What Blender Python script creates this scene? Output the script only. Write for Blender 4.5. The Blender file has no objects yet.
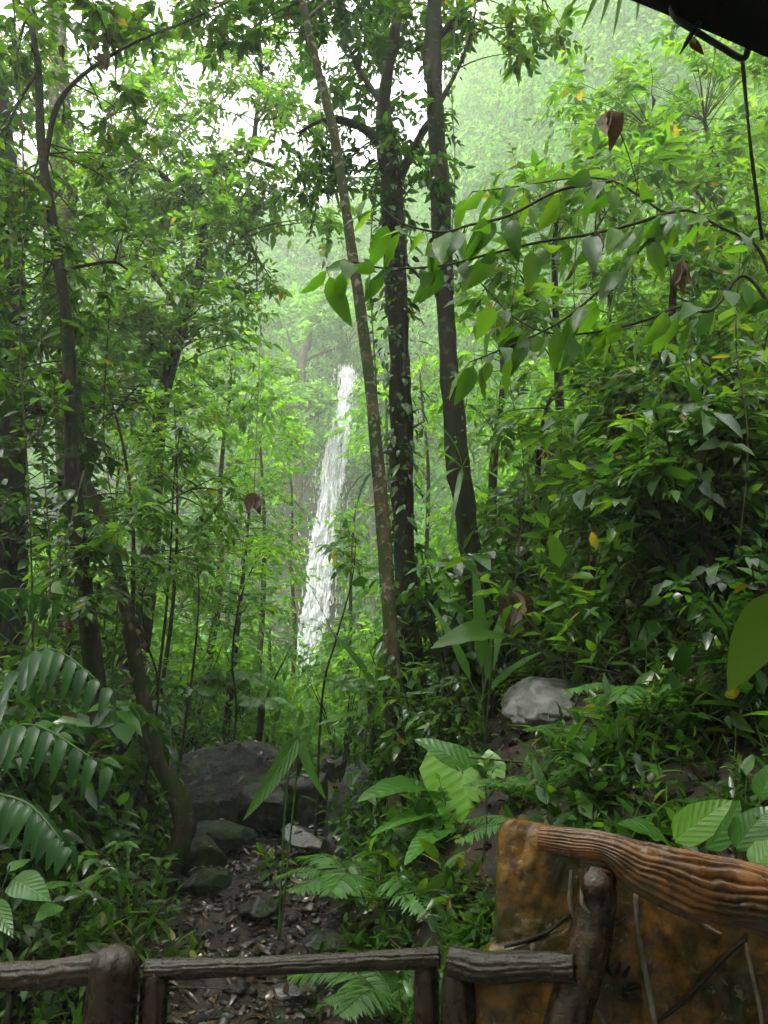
import bpy, math, random
import numpy as np
from mathutils import Vector, noise

RS = np.random.RandomState(7)
random.seed(7)
S = bpy.context.scene
COL = S.collection
F = 770.0
A = math.radians(15.0)
CAM = np.array([0.0, 0.0, 1.6])

# ------------------------------------------------------------------ helpers
def P(px, py, Y):
    xr, yu = (px-384)/F, (512-py)/F
    d = np.array([xr, math.cos(A)-yu*math.sin(A), math.sin(A)+yu*math.cos(A)])
    return CAM + d*(Y/d[1])

def norm(v):
    v = np.asarray(v, float)
    return v/np.maximum(np.linalg.norm(v, axis=-1, keepdims=True), 1e-9)

def sst(e0, e1, x):
    t = np.clip((x-e0)/(e1-e0), 0, 1)
    return t*t*(3-2*t)

def ground(x, y):
    x = np.asarray(x, float); y = np.asarray(y, float)
    base = np.interp(y, [-10, 2.2, 3, 5, 7, 9, 11, 20, 55, 200], [-.25, -.25, -.1, 0, .15, .32, .6, 1.0, 1.5, 6])
    xr = np.interp(y, [-10, 2.2, 3.2, 5, 7, 9, 14, 20, 40, 60], [2.0, .9, .15, -.35, -.42, -.3, .6, 1.4, 4, 5])
    d = np.maximum(x-xr, 0)
    s = np.interp(y, [0, 3, 7, 10, 20, 40], [.45, .6, .78, 1.05, 1.9, 2.4])
    hr = s*d + .5*(1-np.exp(-d/.35))*np.clip((y-2.4)/1.5, 0, 1)
    hr = 74*(1-np.exp(-hr/74))
    xl = np.interp(y, [-10, 3, 5, 9, 14, 20, 50, 70], [-2, -1.6, -1.7, -2.2, -3.5, -6, -12, -16])
    dl = np.maximum(xl-x, 0)
    sl = np.interp(y, [0, 5, 12, 20, 50], [.12, .22, .3, .42, .8])
    hl = 34*(1-np.exp(-sl*dl/34))
    ye = np.interp(x, [-40, -12, -4, 0, 5, 12], [64, 56, 53, 49, 42, 37])
    e = np.maximum(y-ye, 0)
    w = sst(0, 7, x)
    left = np.where(e < 9, 2.6*e, 23.4+2.0*(e-9)); left = np.where(left < 40, left, 40+34*(1-np.exp(-(left-40)/34)))
    right = 92*(1-np.exp(-2.5*e/92))
    he = left*(1-w) + right*w
    n = .05*np.sin(3.1*x+1.3*y)+.04*np.sin(5.3*y-2.2*x+1)+.02*np.sin(11*x+7*y)
    far = np.clip((y-15)/20, 0, 1)
    n = n + far*np.clip((y-40)/12+np.abs(x+2)/8, 0, 1)*(1.1*np.sin(.31*x+.7)*np.sin(.23*y+.4)+.6*np.sin(.83*x+.5*y))
    return base+hr+hl+np.minimum(he, 95)+n*np.clip((y-2.3), 0, 1)

def G(px, py, y0=2.6, y1=100):
    ys = np.linspace(y0, y1, 4000)
    d = P(px, py, 1.0)-CAM
    pts = CAM + ys[:, None]*d
    below = pts[:, 2] < ground(pts[:, 0], pts[:, 1])
    if not below.any():
        return pts[-1]
    return pts[np.argmax(below)]

def gz(x, y):
    return float(ground(x, y))

class MB:
    """collects vertices and faces and links them as ONE mesh object"""
    def __init__(self):
        self.v, self.q, self.t, self.n = [], [], [], 0
    def add(self, v, quads=None, tris=None, mat=0, uv=None):
        v = np.asarray(v, float).reshape(-1, 3)
        if uv is None: uv = np.zeros((len(v), 2))
        self.v.append((v, uv))
        if quads is not None and len(quads):
            q = np.asarray(quads, int).reshape(-1, 4)+self.n; self.q.append((q, np.full(len(q), mat)))
        if tris is not None and len(tris):
            t = np.asarray(tris, int).reshape(-1, 3)+self.n; self.t.append((t, np.full(len(t), mat)))
        self.n += len(v)
        return self
    def build(self, name, mats, parent=None, loc=None, smooth=True):
        v = np.concatenate([a for a, b in self.v]) if self.v else np.zeros((0, 3))
        uvv = np.concatenate([b for a, b in self.v])
        if loc is not None: v = v-np.asarray(loc)
        q = np.concatenate([a for a, b in self.q]) if self.q else np.zeros((0, 4), int)
        t = np.concatenate([a for a, b in self.t]) if self.t else np.zeros((0, 3), int)
        mi = np.concatenate([b for a, b in self.q]+[b for a, b in self.t])
        me = bpy.data.meshes.new(name)
        me.vertices.add(len(v)); me.vertices.foreach_set('co', v.ravel().astype(np.float32))
        li = np.concatenate([q.ravel(), t.ravel()]).astype(np.int32)
        me.loops.add(len(li)); me.loops.foreach_set('vertex_index', li)
        me.polygons.add(len(q)+len(t))
        ls = np.concatenate([np.arange(len(q))*4, len(q)*4+np.arange(len(t))*3]).astype(np.int32)
        me.polygons.foreach_set('loop_start', ls)
        me.polygons.foreach_set('material_index', mi.astype(np.int32))
        me.polygons.foreach_set('use_smooth', np.full(len(mi), smooth))
        ul = me.uv_layers.new(name='UVMap')
        ul.data.foreach_set('uv', uvv[li].ravel().astype(np.float32))
        for m in (mats if isinstance(mats, (list, tuple)) else [mats]): me.materials.append(m)
        me.update(calc_edges=True)
        o = bpy.data.objects.new(name, me); COL.objects.link(o)
        if parent is not None:
            o.parent = parent
        elif loc is not None:
            o.location = loc
        return o

def tag(o, label=None, cat=None, group=None, kind=None):
    if label: o['label'] = label
    if cat: o['category'] = cat
    if group: o['group'] = group
    if kind: o['kind'] = kind
    return o

def empty(name, loc, label, cat, group=None):
    o = bpy.data.objects.new(name, None); COL.objects.link(o)
    o.location = loc; o.empty_display_size = .2
    return tag(o, label, cat, group)

def copy_tree(o, parent=None):
    c = o.copy(); COL.objects.link(c)
    if parent is not None: c.parent = parent
    for ch in list(o.children): copy_tree(ch, c)
    return c

def place(proto, used, loc, rz, sc, label, group=None):
    o = copy_tree(proto) if used[0] else proto
    used[0] = True
    o.location = loc; o.rotation_euler = (0, 0, rz); o.scale = (sc, sc, sc)
    o['label'] = label
    if group: o['group'] = group
    return o

# ------------------------------------------------------------------ materials
def newmat(name):
    m = bpy.data.materials.new(name); m.use_nodes = True
    nt = m.node_tree; nt.nodes.clear()
    return m, nt, nt.nodes, nt.links

def leaf_mat(name, c1, c2, c3, trans, rough=.34, tw=.45, veins=False, rare=None, spec=.5):
    m, nt, N, L = newmat(name)
    out = N.new('ShaderNodeOutputMaterial')
    geo = N.new('ShaderNodeNewGeometry')
    ramp = N.new('ShaderNodeValToRGB')
    cr = ramp.color_ramp
    cr.elements[0].position = 0; cr.elements[0].color = (*c1, 1)
    cr.elements[1].position = 1; cr.elements[1].color = (*c3, 1)
    e = cr.elements.new(.5); e.color = (*c2, 1)
    if rare:
        e = cr.elements.new(.985); e.color = (*c3, 1)
        cr.elements[-1].color = (*rare, 1)
        e2 = cr.elements.new(.99); e2.color = (*rare, 1)
    L.new(geo.outputs['Random Per Island'], ramp.inputs[0])
    tc = N.new('ShaderNodeTexCoord')
    nz = N.new('ShaderNodeTexNoise'); nz.inputs['Scale'].default_value = .9; nz.inputs['Detail'].default_value = 1
    L.new(tc.outputs['Object'], nz.inputs['Vector'])
    hs = N.new('ShaderNodeHueSaturation')
    mr = N.new('ShaderNodeMapRange'); mr.inputs[1].default_value = .3; mr.inputs[2].default_value = .7
    mr.inputs[3].default_value = .72; mr.inputs[4].default_value = 1.3
    L.new(nz.outputs[0], mr.inputs[0]); L.new(mr.outputs[0], hs.inputs['Value'])
    L.new(ramp.outputs[0], hs.inputs['Color'])
    col = hs.outputs[0]
    bs = N.new('ShaderNodeBsdfPrincipled')
    bs.inputs['Roughness'].default_value = rough
    bs.inputs['Specular IOR Level'].default_value = spec
    tr = N.new('ShaderNodeBsdfTranslucent')
    mixc = N.new('ShaderNodeMix'); mixc.data_type = 'RGBA'; mixc.blend_type = 'MULTIPLY'
    mixc.inputs[0].default_value = 1.0
    mixc.inputs[7].default_value = (*trans, 1)
    if veins:
        uv = N.new('ShaderNodeUVMap')
        sep = N.new('ShaderNodeSeparateXYZ'); L.new(uv.outputs[0], sep.inputs[0])
        ab = N.new('ShaderNodeMath'); ab.operation = 'ABSOLUTE'; L.new(sep.outputs[1], ab.inputs[0])
        mu = N.new('ShaderNodeMath'); mu.operation = 'MULTIPLY_ADD'; mu.inputs[1].default_value = -.32
        L.new(ab.outputs[0], mu.inputs[0]); L.new(sep.outputs[0], mu.inputs[2])
        m2 = N.new('ShaderNodeMath'); m2.operation = 'MULTIPLY'; m2.inputs[1].default_value = 52
        L.new(mu.outputs[0], m2.inputs[0])
        sn = N.new('ShaderNodeMath'); sn.operation = 'SINE'; L.new(m2.outputs[0], sn.inputs[0])
        pw = N.new('ShaderNodeMapRange'); pw.inputs[1].default_value = .8; pw.inputs[2].default_value = 1
        L.new(sn.outputs[0], pw.inputs[0])
        md = N.new('ShaderNodeMapRange'); md.inputs[1].default_value = .07; md.inputs[2].default_value = .02
        L.new(ab.outputs[0], md.inputs[0])
        mx = N.new('ShaderNodeMath'); mx.operation = 'MAXIMUM'; L.new(pw.outputs[0], mx.inputs[0]); L.new(md.outputs[0], mx.inputs[1])
        mv = N.new('ShaderNodeMix'); mv.data_type = 'RGBA'
        sc = N.new('ShaderNodeMath'); sc.operation = 'MULTIPLY'; sc.inputs[1].default_value = .16
        L.new(mx.outputs[0], sc.inputs[0]); L.new(sc.outputs[0], mv.inputs[0])
        L.new(col, mv.inputs[6]); mv.inputs[7].default_value = (*[min(1, c*1.9+.01) for c in c3], 1)
        col = mv.outputs[2]
        bm = N.new('ShaderNodeBump'); bm.inputs['Strength'].default_value = .25; bm.inputs['Distance'].default_value = .004
        sn2 = N.new('ShaderNodeMath'); sn2.operation = 'SUBTRACT'; L.new(sn.outputs[0], sn2.inputs[0]); L.new(md.outputs[0], sn2.inputs[1])
        L.new(sn2.outputs[0], bm.inputs['Height']); bm.invert = True
        L.new(bm.outputs[0], bs.inputs['Normal']); L.new(bm.outputs[0], tr.inputs['Normal'])
    L.new(col, bs.inputs['Base Color']); L.new(col, mixc.inputs[6])
    gain = N.new('ShaderNodeVectorMath'); gain.operation = 'SCALE'; gain.inputs['Scale'].default_value = 2.9
    L.new(mixc.outputs[2], gain.inputs[0]); L.new(gain.outputs[0], tr.inputs['Color'])
    ms = N.new('ShaderNodeMixShader'); ms.inputs[0].default_value = tw
    L.new(bs.outputs[0], ms.inputs[1]); L.new(tr.outputs[0], ms.inputs[2])
    L.new(ms.outputs[0], out.inputs[0])
    return m

def rough_mat(name, c1, c2, scale=6, rough=.7, bump=.4, bdist=.02, c3=None, thr=(.45, .62), stretch=(1, 1, 1), mscale=2.5, rvar=.15, spec=.25, c4=None, s4=7, t4=(.6, .66)):
    m, nt, N, L = newmat(name)
    out = N.new('ShaderNodeOutputMaterial'); bs = N.new('ShaderNodeBsdfPrincipled')
    tc = N.new('ShaderNodeTexCoord'); mp = N.new('ShaderNodeMapping'); mp.inputs['Scale'].default_value = stretch
    L.new(tc.outputs['Object'], mp.inputs[0])
    nz = N.new('ShaderNodeTexNoise'); nz.inputs['Scale'].default_value = scale; nz.inputs['Detail'].default_value = 8
    nz.inputs['Roughness'].default_value = .65
    L.new(mp.outputs[0], nz.inputs['Vector'])
    r = N.new('ShaderNodeValToRGB'); r.color_ramp.elements[0].position = .35; r.color_ramp.elements[1].position = .68
    r.color_ramp.elements[0].color = (*c1, 1); r.color_ramp.elements[1].color = (*c2, 1)
    L.new(nz.outputs[0], r.inputs[0]); col = r.outputs[0]
    if c3:
        n2 = N.new('ShaderNodeTexNoise'); n2.inputs['Scale'].default_value = mscale; n2.inputs['Detail'].default_value = 6
        L.new(tc.outputs['Object'], n2.inputs['Vector'])
        mr = N.new('ShaderNodeMapRange'); mr.inputs[1].default_value = thr[0]; mr.inputs[2].default_value = thr[1]
        L.new(n2.outputs[0], mr.inputs[0])
        mx = N.new('ShaderNodeMix'); mx.data_type = 'RGBA'
        L.new(mr.outputs[0], mx.inputs[0]); L.new(col, mx.inputs[6]); mx.inputs[7].default_value = (*c3, 1)
        col = mx.outputs[2]
    if c4:
        n4 = N.new('ShaderNodeTexNoise'); n4.inputs['Scale'].default_value = s4; n4.inputs['Detail'].default_value = 5; n4.inputs['Distortion'].default_value = .6
        mp4 = N.new('ShaderNodeMapping'); mp4.inputs['Location'].default_value = (7, 3, 5); L.new(tc.outputs['Object'], mp4.inputs[0]); L.new(mp4.outputs[0], n4.inputs['Vector'])
        m4 = N.new('ShaderNodeMapRange'); m4.inputs[1].default_value = t4[0]; m4.inputs[2].default_value = t4[1]; L.new(n4.outputs[0], m4.inputs[0])
        x4 = N.new('ShaderNodeMix'); x4.data_type = 'RGBA'; L.new(m4.outputs[0], x4.inputs[0]); L.new(col, x4.inputs[6]); x4.inputs[7].default_value = (*c4, 1); col = x4.outputs[2]
    L.new(col, bs.inputs['Base Color']); bs.inputs['Specular IOR Level'].default_value = spec
    rr = N.new('ShaderNodeMapRange'); rr.inputs[3].default_value = max(.05, rough-rvar); rr.inputs[4].default_value = min(1, rough+rvar)
    L.new(nz.outputs[0], rr.inputs[0]); L.new(rr.outputs[0], bs.inputs['Roughness'])
    bm = N.new('ShaderNodeBump'); bm.inputs['Strength'].default_value = bump; bm.inputs['Distance'].default_value = bdist
    L.new(nz.outputs[0], bm.inputs['Height']); L.new(bm.outputs[0], bs.inputs['Normal'])
    L.new(bs.outputs[0], out.inputs[0])
    return m

M = {}
T1c = (1.15, 1.0, .36)
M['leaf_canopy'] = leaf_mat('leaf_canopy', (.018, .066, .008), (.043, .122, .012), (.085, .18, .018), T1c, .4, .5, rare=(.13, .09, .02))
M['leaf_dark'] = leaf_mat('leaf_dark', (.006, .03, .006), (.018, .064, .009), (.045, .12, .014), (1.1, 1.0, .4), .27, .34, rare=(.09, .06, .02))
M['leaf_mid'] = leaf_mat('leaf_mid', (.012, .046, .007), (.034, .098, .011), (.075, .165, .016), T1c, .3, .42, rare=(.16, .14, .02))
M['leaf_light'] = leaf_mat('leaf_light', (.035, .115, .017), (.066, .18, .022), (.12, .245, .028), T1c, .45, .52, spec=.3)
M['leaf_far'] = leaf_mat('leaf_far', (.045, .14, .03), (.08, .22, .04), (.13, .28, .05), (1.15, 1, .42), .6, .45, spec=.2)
M['leaf_big'] = leaf_mat('leaf_big', (.03, .1, .018), (.045, .135, .02), (.06, .16, .025), T1c, .24, .42, veins=True)
M['leaf_bright'] = leaf_mat('leaf_bright', (.08, .22, .02), (.11, .27, .025), (.14, .3, .03), T1c, .3, .48, veins=True)
M['leaf_yellow'] = leaf_mat('leaf_yellow', (.04, .1, .008), (.06, .13, .01), (.09, .15, .012), T1c, .7, .6, spec=.15)
M['fern'] = leaf_mat('fern', (.03, .1, .018), (.045, .13, .02), (.07, .17, .025), T1c, .45, .42)
M['palm'] = leaf_mat('palm', (.008, .04, .01), (.015, .06, .014), (.025, .08, .018), (1.1, 1, .5), .38, .3, spec=.3)
M['dead_leaf'] = leaf_mat('dead_leaf', (.035, .02, .012), (.07, .04, .02), (.12, .075, .04), (1, .8, .5), .7, .12)
M['litter'] = leaf_mat('litter', (.01, .007, .005), (.028, .017, .011), (.085, .05, .028), (1, .8, .5), .25, .05, rare=(.2, .15, .05))
M['bark'] = rough_mat('bark', (.012, .009, .006), (.075, .055, .036), 9, .75, 1, .03, (.022, .034, .008), (.46, .56), (1, 1, .25), spec=.12, c4=(.075, .075, .05), s4=11, t4=(.58, .66))
M['bark_dark'] = rough_mat('bark_dark', (.005, .004, .003), (.032, .023, .015), 9, .7, .9, .03, (.01, .02, .005), (.48, .58), (1, 1, .25), spec=.1, c4=(.04, .045, .03), s4=12, t4=(.6, .65))
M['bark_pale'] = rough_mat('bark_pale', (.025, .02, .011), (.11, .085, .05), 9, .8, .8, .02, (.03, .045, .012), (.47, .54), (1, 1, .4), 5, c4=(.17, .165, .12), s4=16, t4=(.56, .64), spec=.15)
M['twig'] = rough_mat('twig', (.02, .02, .01), (.06, .05, .03), 20, .7, .2, .004)
M['stem_green'] = rough_mat('stem_green', (.03, .06, .015), (.06, .11, .02), 20, .45, .2, .004)
M['rock'] = rough_mat('rock', (.004, .004, .004), (.028, .026, .023), 7, .4, 1, .06, (.018, .032, .008), (.5, .6), rvar=.25, c4=(.07, .07, .062), s4=6, t4=(.6, .68))
M['rock_pale'] = rough_mat('rock_pale', (.05, .05, .048), (.2, .195, .19), 8, .4, 1, .03, (.05, .07, .03), (.55, .68), rvar=.2)
M['wet_stone'] = rough_mat('wet_stone', (.01, .009, .008), (.07, .064, .056), 12, .2, .8, .015, rvar=.2, spec=.5)
M['soil'] = rough_mat('soil', (.008, .006, .004), (.035, .024, .016), 4, .5, .9, .05, (.018, .026, .01), (.5, .7), rvar=.25)
M['concrete'] = rough_mat('concrete', (.1, .095, .09), (.2, .19, .17), 5, .6, .3, .01)
M['log_dark'] = rough_mat('log_dark', (.01, .005, .0025), (.06, .031, .016), 24, .28, .8, .01, (.022, .016, .008), (.4, .6), rvar=.16, spec=.5)
M['log_brown'] = rough_mat('log_brown', (.012, .006, .002), (.075, .034, .01), 22, .27, .9, .012, (.02, .018, .006), (.44, .6), rvar=.16, spec=.7)
M['log_orange'] = rough_mat('log_orange', (.05, .018, .004), (.27, .1, .015), 13, .27, .7, .008, (.035, .025, .012), (.5, .7), mscale=3, rvar=.2, spec=.6, c4=(.05, .05, .02), s4=9, t4=(.58, .68))
M['board_brown'] = rough_mat('board_brown', (.06, .027, .005), (.34, .15, .02), 22, .2, .6, .015, (.04, .038, .008), (.44, .6), mscale=6, c4=(.2, .15, .09), s4=38, t4=(.62, .67), spec=.7, rvar=.16)
M['inlay'] = rough_mat('inlay', (.14, .11, .08), (.36, .3, .23), 20, .4, .4, .004)
M['groove'] = rough_mat('groove', (.012, .009, .006), (.03, .02, .014), 20, .6, .4, .004)
M['roof_dark'] = rough_mat('roof_dark', (.003, .003, .003), (.009, .008, .007), 8, .8, .3, .01, spec=.03)
M['metal_dark'] = rough_mat('metal_dark', (.015, .015, .016), (.04, .04, .04), 15, .45, .2, .004)
M['vine'] = rough_mat('vine', (.02, .018, .01), (.07, .06, .035), 20, .8, .4, .006)
M['moss'] = leaf_mat('moss', (.015, .03, .008), (.03, .045, .01), (.05, .05, .02), (1, 1, .5), .8, .2)

def water_mat():
    m, nt, N, L = newmat('waterfall_water')
    out = N.new('ShaderNodeOutputMaterial'); bs = N.new('ShaderNodeBsdfPrincipled')
    tc = N.new('ShaderNodeTexCoord'); mp = N.new('ShaderNodeMapping'); mp.inputs['Scale'].default_value = (3.5, 3.5, .35)
    L.new(tc.outputs['Object'], mp.inputs[0])
    nz = N.new('ShaderNodeTexNoise'); nz.inputs['Scale'].default_value = 1.6; nz.inputs['Detail'].default_value = 6
    L.new(mp.outputs[0], nz.inputs['Vector'])
    r = N.new('ShaderNodeValToRGB'); r.color_ramp.elements[0].position = .32; r.color_ramp.elements[1].position = .5
    r.color_ramp.elements[0].color = (.5, .55, .55, 1); r.color_ramp.elements[1].color = (.92, .94, .95, 1)
    L.new(nz.outputs[0], r.inputs[0]); L.new(r.outputs[0], bs.inputs['Base Color'])
    bs.inputs['Roughness'].default_value = .6
    bm = N.new('ShaderNodeBump'); bm.inputs['Distance'].default_value = .2; L.new(nz.outputs[0], bm.inputs['Height']); L.new(bm.outputs[0], bs.inputs['Normal'])
    tl = N.new('ShaderNodeBsdfTranslucent'); tl.inputs[0].default_value = (.95, .97, 1, 1)
    mx = N.new('ShaderNodeMixShader'); mx.inputs[0].default_value = .3
    L.new(bs.outputs[0], mx.inputs[1]); L.new(tl.outputs[0], mx.inputs[2])
    tp = N.new('ShaderNodeBsdfTransparent'); m2 = N.new('ShaderNodeMixShader')
    n2 = N.new('ShaderNodeTexNoise'); n2.inputs['Scale'].default_value = 3; n2.inputs['Detail'].default_value = 4; L.new(mp.outputs[0], n2.inputs['Vector'])
    k2 = N.new('ShaderNodeMapRange'); k2.inputs[1].default_value = .35; k2.inputs[2].default_value = .65; k2.inputs[3].default_value = .1; k2.inputs[4].default_value = .75
    L.new(n2.outputs[0], k2.inputs[0]); L.new(k2.outputs[0], m2.inputs[0]); L.new(mx.outputs[0], m2.inputs[1]); L.new(tp.outputs[0], m2.inputs[2])
    L.new(m2.outputs[0], out.inputs[0])
    return m
M['water'] = water_mat()

# ------------------------------------------------------------------ leaf templates: t along, s across (-1..1), faces
def tmpl_far():
    v = [(0, 0), (.45, -1), (1, 0), (.45, 1)]
    return np.array(v, float), None, np.array([(0, 1, 2), (0, 2, 3)])
def tmpl_mid():
    v = [(0, 0), (.32, 0), (.7, 0), (1, 0), (.3, -1), (.68, -.72), (.3, 1), (.68, .72)]
    q = [(1, 4, 5, 2), (1, 2, 7, 6)]; t = [(0, 4, 1), (2, 5, 3), (0, 1, 6), (2, 3, 7)]
    return np.array(v, float), np.array(q), np.array(t)
def tmpl_big(prof, n=12, k=3, base=0.0):
    ts = np.linspace(0, 1, n+1); v = []
    for t in ts:
        w = prof(t)
        for j in range(-k, k+1):
            s = j/k
            v.append((t + base*(abs(s)**1.5)*(1-t)**2, s*w))
    q = []; W = 2*k+1
    for i in range(n):
        for j in range(2*k):
            q.append((i*W+j, (i+1)*W+j, (i+1)*W+j+1, i*W+j+1))
    return np.array(v, float), np.array(q), None
TM = {
    'far': tmpl_far(), 'mid': tmpl_mid(),
    'oval': tmpl_big(lambda t: max(.0, math.sin(math.pi*min(1, t**.8))**.8)*(1-.25*t)*1.15, 8, 2),
    'heart': tmpl_big(lambda t: (max(0, 1-t)**.7)*min(1, .62+t*2.2)*1.12, 12, 3, -.26),
    'strap': tmpl_big(lambda t: max(0.0, (min(1, t*6+.15)*(1-t**3))), 12, 2),
}

def leaves(mb, Pt, D, Nh, Ln, Wd, kind='mid', droop=.25, fold=.25, mat=0, wave=0.0):
    Pt = np.atleast_2d(Pt); D = norm(np.atleast_2d(D)); n = len(Pt)
    Nh = np.broadcast_to(np.atleast_2d(Nh), (n, 3))
    Nn = norm(Nh-(Nh*D).sum(1, keepdims=True)*D)
    Sd = np.cross(D, Nn)
    Ln = np.broadcast_to(np.asarray(Ln, float), (n,)); Wd = np.broadcast_to(np.asarray(Wd, float), (n,))
    droop = np.broadcast_to(np.asarray(droop, float), (n,))
    tv, tq, tt = TM[kind]
    t = tv[:, 0][None, :, None]; s = tv[:, 1][None, :, None]
    L3 = Ln[:, None, None]; W3 = Wd[:, None, None]/2
    v = Pt[:, None]+L3*t*D[:, None]+W3*s*Sd[:, None]+(fold*np.abs(s)*W3-droop[:, None, None]*L3*t*t)*Nn[:, None]
    if wave:
        v = v+(wave*W3*np.abs(s)*np.sin(t*19+s*2+RS.rand(n)[:, None, None]*6))*Nn[:, None]
    k = tv.shape[0]
    off = (np.arange(n)*k)[:, None, None]
    q = (tq[None]+off).reshape(-1, 4) if tq is not None else None
    tr = (tt[None]+off).reshape(-1, 3) if tt is not None else None
    uv = np.tile(tv, (n, 1))
    mb.add(v, q, tr, mat, uv)

def spline(pts, n):
    pts = np.asarray(pts, float); m = len(pts)
    if m == 2: return pts[0]+(pts[1]-pts[0])*np.linspace(0, 1, n)[:, None]
    p = np.vstack([2*pts[0]-pts[1], pts, 2*pts[-1]-pts[-2]])
    u = np.linspace(0, m-1, n); i = np.minimum(u.astype(int), m-2); f = (u-i)[:, None]
    a, b, c, d = p[i], p[i+1], p[i+2], p[i+3]
    return .5*((2*b)+(-a+c)*f+(2*a-5*b+4*c-d)*f*f+(-a+3*b-3*c+d)*f**3)

def tube(mb, pts, rad, sides=10, seg=6, mat=0, lump=.0, cap=True, seed=0):
    pts = np.asarray(pts, float); n = (len(pts)-1)*seg+1
    C = spline(pts, n)
    r = np.interp(np.linspace(0, 1, n), np.linspace(0, 1, len(np.atleast_1d(rad))), np.atleast_1d(rad))
    T = norm(np.gradient(C, axis=0))
    up = np.array([0, 0, 1.]) if abs(T[0, 2]) < .9 else np.array([0, 1., 0])
    U = np.zeros_like(T); u = norm(np.cross(T[0], up))
    for i in range(n):
        u = norm(u-(u@T[i])*T[i]); U[i] = u
    V = np.cross(T, U)
    th = np.linspace(0, 2*math.pi, sides, endpoint=False)
    rs = np.random.RandomState(seed+n)
    rr = np.repeat(r[:, None], sides, 1)
    if lump:
        k = rs.rand(6)*6.28
        s = np.arange(n)[:, None]/seg
        nn = .9*rs.randn(n, sides)*.5+np.sin(s*2.1+k[0]+th*1)+np.sin(s*3.7+k[1]-th*2)+.7*np.sin(s*7.3+k[2]+th*3)+.8*rs.randn(n, sides)*.5
        rr = rr*(1+lump*nn*.4)
    ring = C[:, None]+rr[..., None]*(np.cos(th)[None, :, None]*U[:, None]+np.sin(th)[None, :, None]*V[:, None])
    v = ring.reshape(-1, 3)
    i = np.arange(n-1)[:, None]; j = np.arange(sides)[None]
    a = i*sides+j; b = i*sides+(j+1) % sides
    q = np.stack([a, b, b+sides, a+sides], -1).reshape(-1, 4)
    uv = np.stack([np.repeat(np.arange(n)/seg, sides), np.tile(np.arange(sides)/sides, n)], 1)
    tris = None
    if cap:
        v = np.vstack([v, C[0], C[-1]]); uv = np.vstack([uv, [0, 0], [0, 0]])
        j = np.arange(sides); j2 = (j+1) % sides
        tris = np.vstack([np.stack([np.full(sides, n*sides), j2, j], 1),
                          np.stack([np.full(sides, n*sides+1), (n-1)*sides+j, (n-1)*sides+j2], 1)])
    mb.add(v, q, tris, mat, uv)
    return C

def tubes(mb, C, r0, r1, sides=3, mat=0):
    """many thin tubes at once; C [T,n,3]"""
    T_, n, _ = C.shape
    if T_ == 0: return
    Tn = norm(np.gradient(C, axis=1))
    up = np.where(np.abs(Tn[..., 2:3]) < .9, [0, 0, 1.], [0, 1., 0])
    U = norm(np.cross(Tn, up)); V = np.cross(Tn, U)
    r0 = np.broadcast_to(np.asarray(r0, float), (T_,)); r1 = np.broadcast_to(np.asarray(r1, float), (T_,))
    r = r0[:, None]+(r1-r0)[:, None]*np.linspace(0, 1, n)[None]
    th = np.linspace(0, 2*math.pi, sides, endpoint=False)
    v = C[:, :, None]+r[..., None, None]*(np.cos(th)[:, None]*U[:, :, None]+np.sin(th)[:, None]*V[:, :, None])
    b = (np.arange(T_)*n*sides)[:, None, None]; i = np.arange(n-1)[None, :, None]; j = np.arange(sides)[None, None]
    a = b+i*sides+j; a2 = b+i*sides+(j+1) % sides
    mb.add(v, np.stack([a, a2, a2+sides, a+sides], -1).reshape(-1, 4), None, mat)

def rdir(n, up=0.0, flat=1.0):
    d = RS.randn(n, 3); d[:, 2] = d[:, 2]*flat+up
    return norm(d)

def sprays(mb, B, Dr, Ln, droop, m, L, W, kind='mid', start=.2, ang=.85, hang=.32, lm=0, tm=1, twig=None, tip=True, spiral=False, ldroop=.3, jit=.4):
    """stems B->Dr with leaves along them"""
    T_ = len(B)
    Ln = np.broadcast_to(np.asarray(Ln, float), (T_,)); droop = np.broadcast_to(np.asarray(droop, float), (T_,))
    def pos(t):
        p = B[:, None]+Dr[:, None]*(Ln[:, None]*t)[..., None]
        p[..., 2] -= droop[:, None]*Ln[:, None]*t**2
        return p
    t = start+(1-start)*(np.arange(m)+.5*RS.rand(T_, m))/m
    if tip: t[:, -1] = 1.0
    p = pos(t)
    tg = Dr[:, None]-np.array([0, 0, 1.])*(2*droop[:, None]*t)[..., None]; tg = norm(tg)
    side = norm(np.cross(tg, [0, 0, 1.])+1e-4)
    upv = np.cross(side, tg)
    if spiral:
        a = np.arange(m)[None]*2.4+RS.rand(T_, 1)*6.28
        rad = side*np.cos(a)[..., None]+upv*np.sin(a)[..., None]
    else:
        sg = np.where(np.arange(m) % 2 == 0, 1., -1.)[None, :, None]
        rad = side*sg+upv*.25
    an = ang*(1+.3*RS.randn(T_, m))[..., None]
    D = norm(tg*np.cos(an)+rad*np.sin(an)+np.array([0, 0, -1.])*hang+jit*.4*RS.randn(T_, m, 3))
    if tip: D[:, -1] = norm(tg[:, -1]+.2*RS.randn(T_, 3))
    Nh = np.array([0, 0, 1.])+.25*tg+jit*RS.randn(T_, m, 3)
    sc = ((.65+.6*RS.rand(T_, m))*np.exp(.25*RS.randn(T_, 1))).reshape(-1)
    leaves(mb, p.reshape(-1, 3), D.reshape(-1, 3), Nh.reshape(-1, 3), L*sc, W*sc*np.repeat(RS.uniform(.6, 1.25, T_), m), kind, ldroop*RS.rand(T_*m)*1.6, .25, lm)
    if twig:
        C = pos(np.broadcast_to(np.linspace(0, 1, 4)[None], (T_, 4)))
        tubes(mb, C, twig, twig*.4, 3, tm)

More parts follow.
